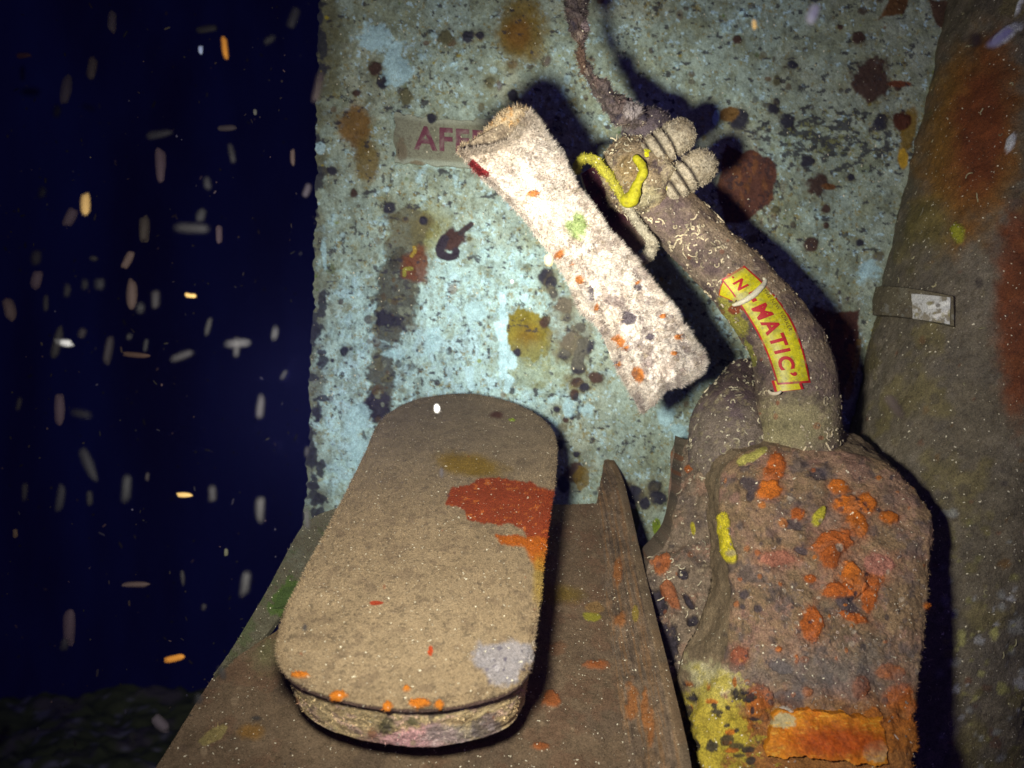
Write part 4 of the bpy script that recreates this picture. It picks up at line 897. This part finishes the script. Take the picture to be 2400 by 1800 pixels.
def paint_hp(cv, U, T):
    cv.mix(sst(0.0, 0.3, cv.n1), (0.12, 0.015, 0.025), 0.8)
    cv.mix(sst(0.6, 0.9, U), (0.20, 0.15, 0.10), 0.7)
solid_strip([(1362, 408), (1376, 450), (1400, 500), (1430, 548), (1462, 590), (1478, 604)], [(1398, 386), (1428, 425), (1456, 480), (1486, 528), (1508, 556), (1516, 570)], 90, 40,
            lambda x, y: 0.885 + 0 * x, lambda U, T: 0 * U, 0.012, 35.0, (0.055, 0.010, 0.018), paint_hp, 'lever_plate', M_crust, noz, bumpy=0.003, bs=60)

# ------------------------------------------------------------------ hose hanging from above
def paint_hose(cv, U, T):
    mottle(cv, [(0.12, 0.09, 0.08), (0.035, 0.028, 0.045), (0.16, 0.11, 0.09)], 60, 0.85, 37)
    cv.mix(sst(0.2, 0.4, fbm(cv.G, 140, 3, .6, 4)), (0.38, 0.30, 0.22), 0.7)
    cv.blob(1390, 65, 26, 26, (0.42, 0.32, 0.30), amp=.8, k=.7); cv.blob(1355, 130, 20, 40, (0.16, 0.09, 0.05), amp=.8, k=.7); cv.blob(1480, 262, 26, 18, (0.34, 0.30, 0.28), amp=.8, k=.7)
hose = tube([(1330, -120, 0.80), (1342, -40, 0.80), (1352, 40, 0.80), (1362, 105, 0.80), (1378, 165, 0.805), (1410, 215, 0.815), (1455, 252, 0.83), (1500, 290, 0.85)],
            [0.0085, 0.0110, 0.0085, 0.0065, 0.0060, 0.0062, 0.0085, 0.0100], 260, 80, 37.0, (0.11, 0.085, 0.075), paint_hose, 'hose', M_crust, None, bumpy=0.012, bs=60, nf=4000, fl=0.0045, wd=0.0004)
tag(hose, 'thin knobbly encrusted hose hanging from above into the nozzle coupling', 'hose')

# ------------------------------------------------------------------ bright bar held in front of the nozzle
def barY(px, py):
    return 0.735 + 0.075 * np.clip((px - 1120) / 480., -0.2, 1.2)
def paint_bar(cv, U, T):
    cv.mix(sst(-0.1, 0.4, fbm(cv.G, 40, 4, .6, 3)), (0.66, 0.58, 0.48), 0.6)
    cv.mix(sst(0.12, 0.35, fbm(cv.G, 120, 4, .65, 13) + 0.10 * sst(0.35, 0.7, U)), (0.34, 0.26, 0.20), 0.6)
    cv.mix(sst(0.1, 0.3, fbm(cv.G, 80, 4, .65, 23)) * sst(0.4, 0.65, U), (0.20, 0.15, 0.14), 0.65)
    cv.mix(sst(0.16, 0.0, U), (0.40, 0.31, 0.20), 0.5)
    cv.mix(sst(0.2, 0.45, fbm(cv.G, 260, 3, .6, 33)), (0.30, 0.24, 0.14), 0.55)
    OR = (0.50, 0.16, 0.015)
    for (x, y, a, b, an) in [(1250, 455, 14, 9, 0), (1360, 655, 9, 9, 0), (1312, 595, 10, 8, 0), (1490, 665, 7, 5, -20), (1455, 800, 11, 20, -25), (1470, 815, 6, 8, 0), (1497, 877, 11, 18, -25), (1455, 850, 6, 9, 0), (1587, 790, 10, 8, 0), (1577, 828, 7, 5, 0), (1340, 620, 6, 6, 0), (1400, 720, 5, 8, 0), (1550, 742, 5, 5, 0)]:
        cv.blob(x, y, a, b, OR, ang=an, amp=0.8, k=0.92, height=0.002)
    cv.blob(1352, 535, 26, 26, (0.22, 0.36, 0.05), amp=1.1, soft=0.35, k=0.75)
    for (x, y, a, b) in [(1472, 745, 14, 16), (1495, 675, 13, 11), (1615, 905, 12, 12), (1385, 690, 6, 18), (1445, 850, 6, 10), (1525, 790, 10, 6)]:
        cv.blob(x, y, a, b, (0.06, 0.045, 0.07), amp=0.8, k=0.85, height=-0.002)
    cv.spots(60, 1250, 1650, 560, 930, 3, 8, [(0.75, 0.70, 0.62), (0.12, 0.09, 0.09)], k=0.7, height=0.001)
    cv.stroke([(1108, 380), (1125, 398), (1140, 408)], 8, (0.20, 0.02, 0.02), amp=.5)
def bar_warp(U, T):
    a = 40 * np.sin(np.pi * T) ** 1.2 * np.clip(1 - U / 0.14, 0, 1) ** 1.5
    b = -26 * np.exp(-((T - 0.35) / 0.22) ** 2) * np.clip((U - 0.9) / 0.1, 0, 1) ** 1.5
    return np.stack([(a + b) * 0.62, (a + b) * 0.78], -1)
def bar_prof(U, T):
    arch = -0.013 * np.sqrt(np.clip(1 - (2 * (T * 0.92 + 0.04) - 1) ** 2, 0, 1)) 
    fold = 0.040 * sst(0.22, 0.0, T) * sst(0.25, 0.5, U)
    return arch + fold
bar = solid_strip([(1075, 356), (1109, 396), (1140, 426), (1170, 452), (1225, 508), (1271, 558), (1312, 604), (1344, 655), (1366, 712), (1398, 740), (1430, 788), (1458, 858), (1492, 915), (1522, 972)],
                  [(1238, 268), (1266, 303), (1312, 368), (1350, 440), (1388, 492), (1424, 547), (1464, 594), (1505, 645), (1545, 695), (1582, 742), (1624, 800), (1646, 838), (1644, 868)],
                  420, 130, barY, bar_prof, 0.010, 39.0, (0.70, 0.63, 0.53), paint_bar, 'channel_bar', M_pale, None, bumpy=0.0050, bs=55, nf=36000, fl=0.0058, edgewt=True, ft=1.0, wd=0.00033, warp=bar_warp)
tag(bar, 'brightly lit pale furry bar with small orange sponges, slanting before the nozzle', 'bar')
solid_strip([(1082, 350), (1120, 396), (1160, 440)], [(1230, 270), (1262, 310), (1300, 352)], 60, 70, lambda x, y: barY(x, y) + 0.016, lambda U, T: -0.010 * np.sqrt(np.clip(1 - (2 * T - 1) ** 2, 0, 1)), 0.004, 44.0,
            (0.30, 0.24, 0.16), lambda cv, U, T: cv.mix(sst(0, .4, cv.n2), (.16, .12, .08), .7), 'back_wall', M_pale, bar, bumpy=0.002, nf=1500, fl=0.003)
# the bar's rolled upper lip and its ragged lower end
def paint_lip(cv, U, T):
    cv.mix(sst(0, 0.4, cv.n2), (0.5, 0.27, 0.08), 0.7); cv.mix(sst(0.1, 0.4, cv.n1), (0.2, 0.15, 0.10), 0.6)
tube([(1082, 352, 0.742), (1108, 345, 0.755), (1135, 330, 0.757), (1158, 302, 0.757), (1185, 282, 0.755), (1212, 266, 0.752), (1238, 268, 0.757)], [0.0030, 0.0045, 0.0048, 0.0050, 0.0060, 0.0062, 0.004], 110, 40, 40.0, (0.42, 0.33, 0.20), paint_lip,
     'rolled_lip', M_pale, bar, bumpy=0.003, bs=110, nf=2200, fl=0.004)

# ------------------------------------------------------------------ drifting marine snow
m = bpy.data.materials.new('snow_flake'); m.use_nodes = True
nt = m.node_tree; b = nt.nodes['Principled BSDF']; at = nt.nodes.new('ShaderNodeAttribute'); at.attribute_name = 'Col'
nt.links.new(at.outputs['Color'], b.inputs['Base Color']); b.inputs['Roughness'].default_value = 0.8
b.inputs['Subsurface Weight'].default_value = 0.0
lw = nt.nodes.new('ShaderNodeLayerWeight'); lw.inputs[0].default_value = 0.45
mr = nt.nodes.new('ShaderNodeMapRange'); mr.inputs[1].default_value = 0.02; mr.inputs[2].default_value = 0.62; mr.inputs[3].default_value = 0.62; mr.inputs[4].default_value = 0.0
nt.links.new(lw.outputs['Facing'], mr.inputs[0]); nt.links.new(mr.outputs[0], b.inputs['Alpha'])
th = np.linspace(0, math.pi, 9); ph = np.linspace(0, 2 * math.pi, 10, endpoint=False)
TH_, PH_ = np.meshgrid(th, ph, indexing='ij')
# rounded rod, long axis z
ez = np.sign(np.cos(TH_)) * np.abs(np.cos(TH_)) ** 0.6
sph = np.stack([np.sin(TH_) ** 0.8 * np.cos(PH_), np.sin(TH_) ** 0.8 * np.sin(PH_), ez], -1)
sf = gridfaces(9, 10, True)
SV, SF, SC_ = [], [], []; off = 0
def flake(px, py, Y, lw_, ln_, ang, col):
    global off
    col = np.array(col, float)
    dl = float(np.linalg.norm(P(px, py, Y) - LPOS))
    if col.max() < 0.7: col = col * 0.30 * min(1.0, (dl / 0.62) ** 2) * (1.0 if Y > 0.57 else 0.8)  # flakes close to the torch coloured darker, offsetting its falloff
    lw_ *= 1.15; ln_ *= 1.1
    s = Y / 2000.
    v = sph * np.array([lw_ * s, lw_ * s, ln_ * s]) * (1 + 0.22 * vnoise(sph * 1.6 + rng.rand() * 90))[..., None]
    a = math.radians(ang); x = v[..., 0] * math.cos(a) + v[..., 2] * math.sin(a); z = -v[..., 0] * math.sin(a) + v[..., 2] * math.cos(a)
    v = np.stack([x, v[..., 1], z], -1) + P(px, py, Y)
    SV.append(v.reshape(-1, 3)); SF.append(sf + off); off += 90
    SC_.append(np.tile(col, (90, 1)))
WH = (0.85, 0.85, 0.80); TN = (0.26, 0.16, 0.13); PK = (0.13, 0.08, 0.11); ORG = (0.75, 0.30, 0.03); YW = (0.85, 0.55, 0.18); PK = (0.30, 0.19, 0.22); TN = (0.5, 0.32, 0.25)
for a in [(150, 803, .50, 9, 20, 98, WH), (200, 478, .52, 11, 24, 0, YW), (527, 112, .5, 7, 24, -5, ORG), (470, 116, .6, 6, 10, 0, (.5, .6, .8)), (376, 388, .7, 13, 36, 0, PK), (432, 1160, .6, 6, 17, 92, YW),
          (318, 1370, .6, 7, 30, 90, TN), (410, 1543, .6, 9, 22, 80, ORG), (309, 690, .62, 13, 33, 0, TN), (447, 693, .55, 6, 13, 95, YW), (162, 1468, .7, 14, 42, 0, PK), (318, 832, .65, 7, 30, 94, (.35, .18, .1)),
          (22, 725, .6, 13, 24, -12, TN), (85, 655, .65, 12, 22, 18, PK), (165, 508, .65, 12, 22, 25, PK), (300, 608, .65, 9, 22, 25, TN), (338, 535, .7, 13, 30, 0, (.16, .12, .08)), (215, 160, .6, 11, 26, 12, (.25, .18, .14)),
          (262, 50, .7, 11, 24, 5, (.22, .17, .17)), (155, 210, .7, 13, 34, 8, (.16, .12, .13)), (55, 130, .6, 7, 16, 85, (.4, .15, .06)), (513, 550, .7, 8, 20, 0, PK), (686, 368, .6, 6, 18, 0, TN), (598, 263, .7, 5, 7, 0, (.5, .5, .4)),
          (1905, 32, .40, 13, 24, 22, (.9, .88, .95)), (1768, 57, .5, 6, 11, -10, YW), (1286, 610, .5, 9, 12, 0, YW), (1024, 957, .5, 6, 9, 0, WH), (1170, 200, .5, 8, 12, 0, TN), (1283, 143, .5, 9, 13, 25, TN),
          (2095, 950, .45, 13, 34, -35, TN), (2285, 95, .45, 14, 17, 0, TN), (2345, 88, .42, 14, 36, 50, (.8, .82, .9)), (745, 205, .4, 10, 34, 12, (.5, .26, .26)), (720, 445, .5, 9, 16, 20, (.35, .25, .35)),
          (375, 1695, .8, 14, 24, -45, (.5, .4, .45)), (140, 960, .7, 12, 36, 0, PK), (530, 300, .7, 8, 20, 90, (.14, .1, .1)), (530, 1295, .7, 5, 9, 0, (.6, .6, .35)), (36, 1250, .7, 6, 10, 0, (.45, .3, .15)),
          (1390, 400 + 270, .62, 3, 4, 0, WH), (1200, 660, .6, 3, 4, 0, WH), (1035, 1100 + 8, .52, 6, 12, 0, (.4, .32, .3))]:
    flake(*a)
for _ in range(650):
    px = rng.rand() * 760 if rng.rand() < 0.88 else rng.rand() * 2400
    py = rng.rand() * 1800; Yd = 0.6 + rng.rand() * 1.2
    if px > 700: Yd = 0.45 + 0.1 * rng.rand()
    k = rng.rand(); wv = 1.0 + 2.2 * rng.rand() ** 2.5; ln = wv * (1.0 + 2.2 * rng.rand() * (rng.rand() < 0.5))
    if px > 700: wv *= 0.45; ln *= 0.45
    col = np.array([(.55, .33, .33), (.5, .32, .22), (.35, .32, .5), (.5, .33, .42), (.6, .50, .28)][rng.randint(5)]) * (0.08 + 0.9 * k ** 4)
    flake(px, py, Yd, wv, ln, rng.normal(5, 30) if rng.rand() < 0.6 else rng.rand() * 180, col)
for _ in range(55):    # broad faint rods out of focus
    lw0 = 5 + 7 * rng.rand()
    flake(rng.rand() * 720, rng.rand() * 1750, 0.34 + 0.20 * rng.rand(), lw0, lw0 * (1.2 + 2.2 * rng.rand()), rng.normal(4, 14) if rng.rand() < .8 else rng.normal(90, 12), np.array([(.10, .06, .07), (.07, .06, .09), (.11, .08, .05)][rng.randint(3)]) * (0.3 + rng.rand()))
snow = mesh_obj('marine_snow', np.vstack(SV), [np.vstack(SF)], np.vstack(SC_), m)
tag(snow, 'pale specks and rods of marine snow drifting in dark water', kind='stuff')

# ------------------------------------------------------------------ murky water
hz = bpy.data.materials.new('murky_water'); hz.use_nodes = True
nt = hz.node_tree; nt.nodes.clear()
ou = nt.nodes.new('ShaderNodeOutputMaterial'); pv = nt.nodes.new('ShaderNodeVolumePrincipled')
pv.inputs['Color'].default_value = (0.22, 0.24, 1.0, 1); pv.inputs['Density'].default_value = 0.004; pv.inputs['Anisotropy'].default_value = 0.0
nt.links.new(pv.outputs[0], ou.inputs['Volume'])
x0, x1, y0, y1, z0, z1 = -3.4, 2.2, -1.6, 4.0, -2.6, 2.2
Vb = np.array([[x, y, z] for x in (x0, x1) for y in (y0, y1) for z in (z0, z1)])
Fb = np.array([[0, 1, 3, 2], [4, 6, 7, 5], [0, 4, 5, 1], [2, 3, 7, 6], [0, 2, 6, 4], [1, 5, 7, 3]])
hb = mesh_obj('haze', Vb, [Fb], None, hz, smooth=False)
tag(hb, 'faint blue murk of the water', kind='stuff')
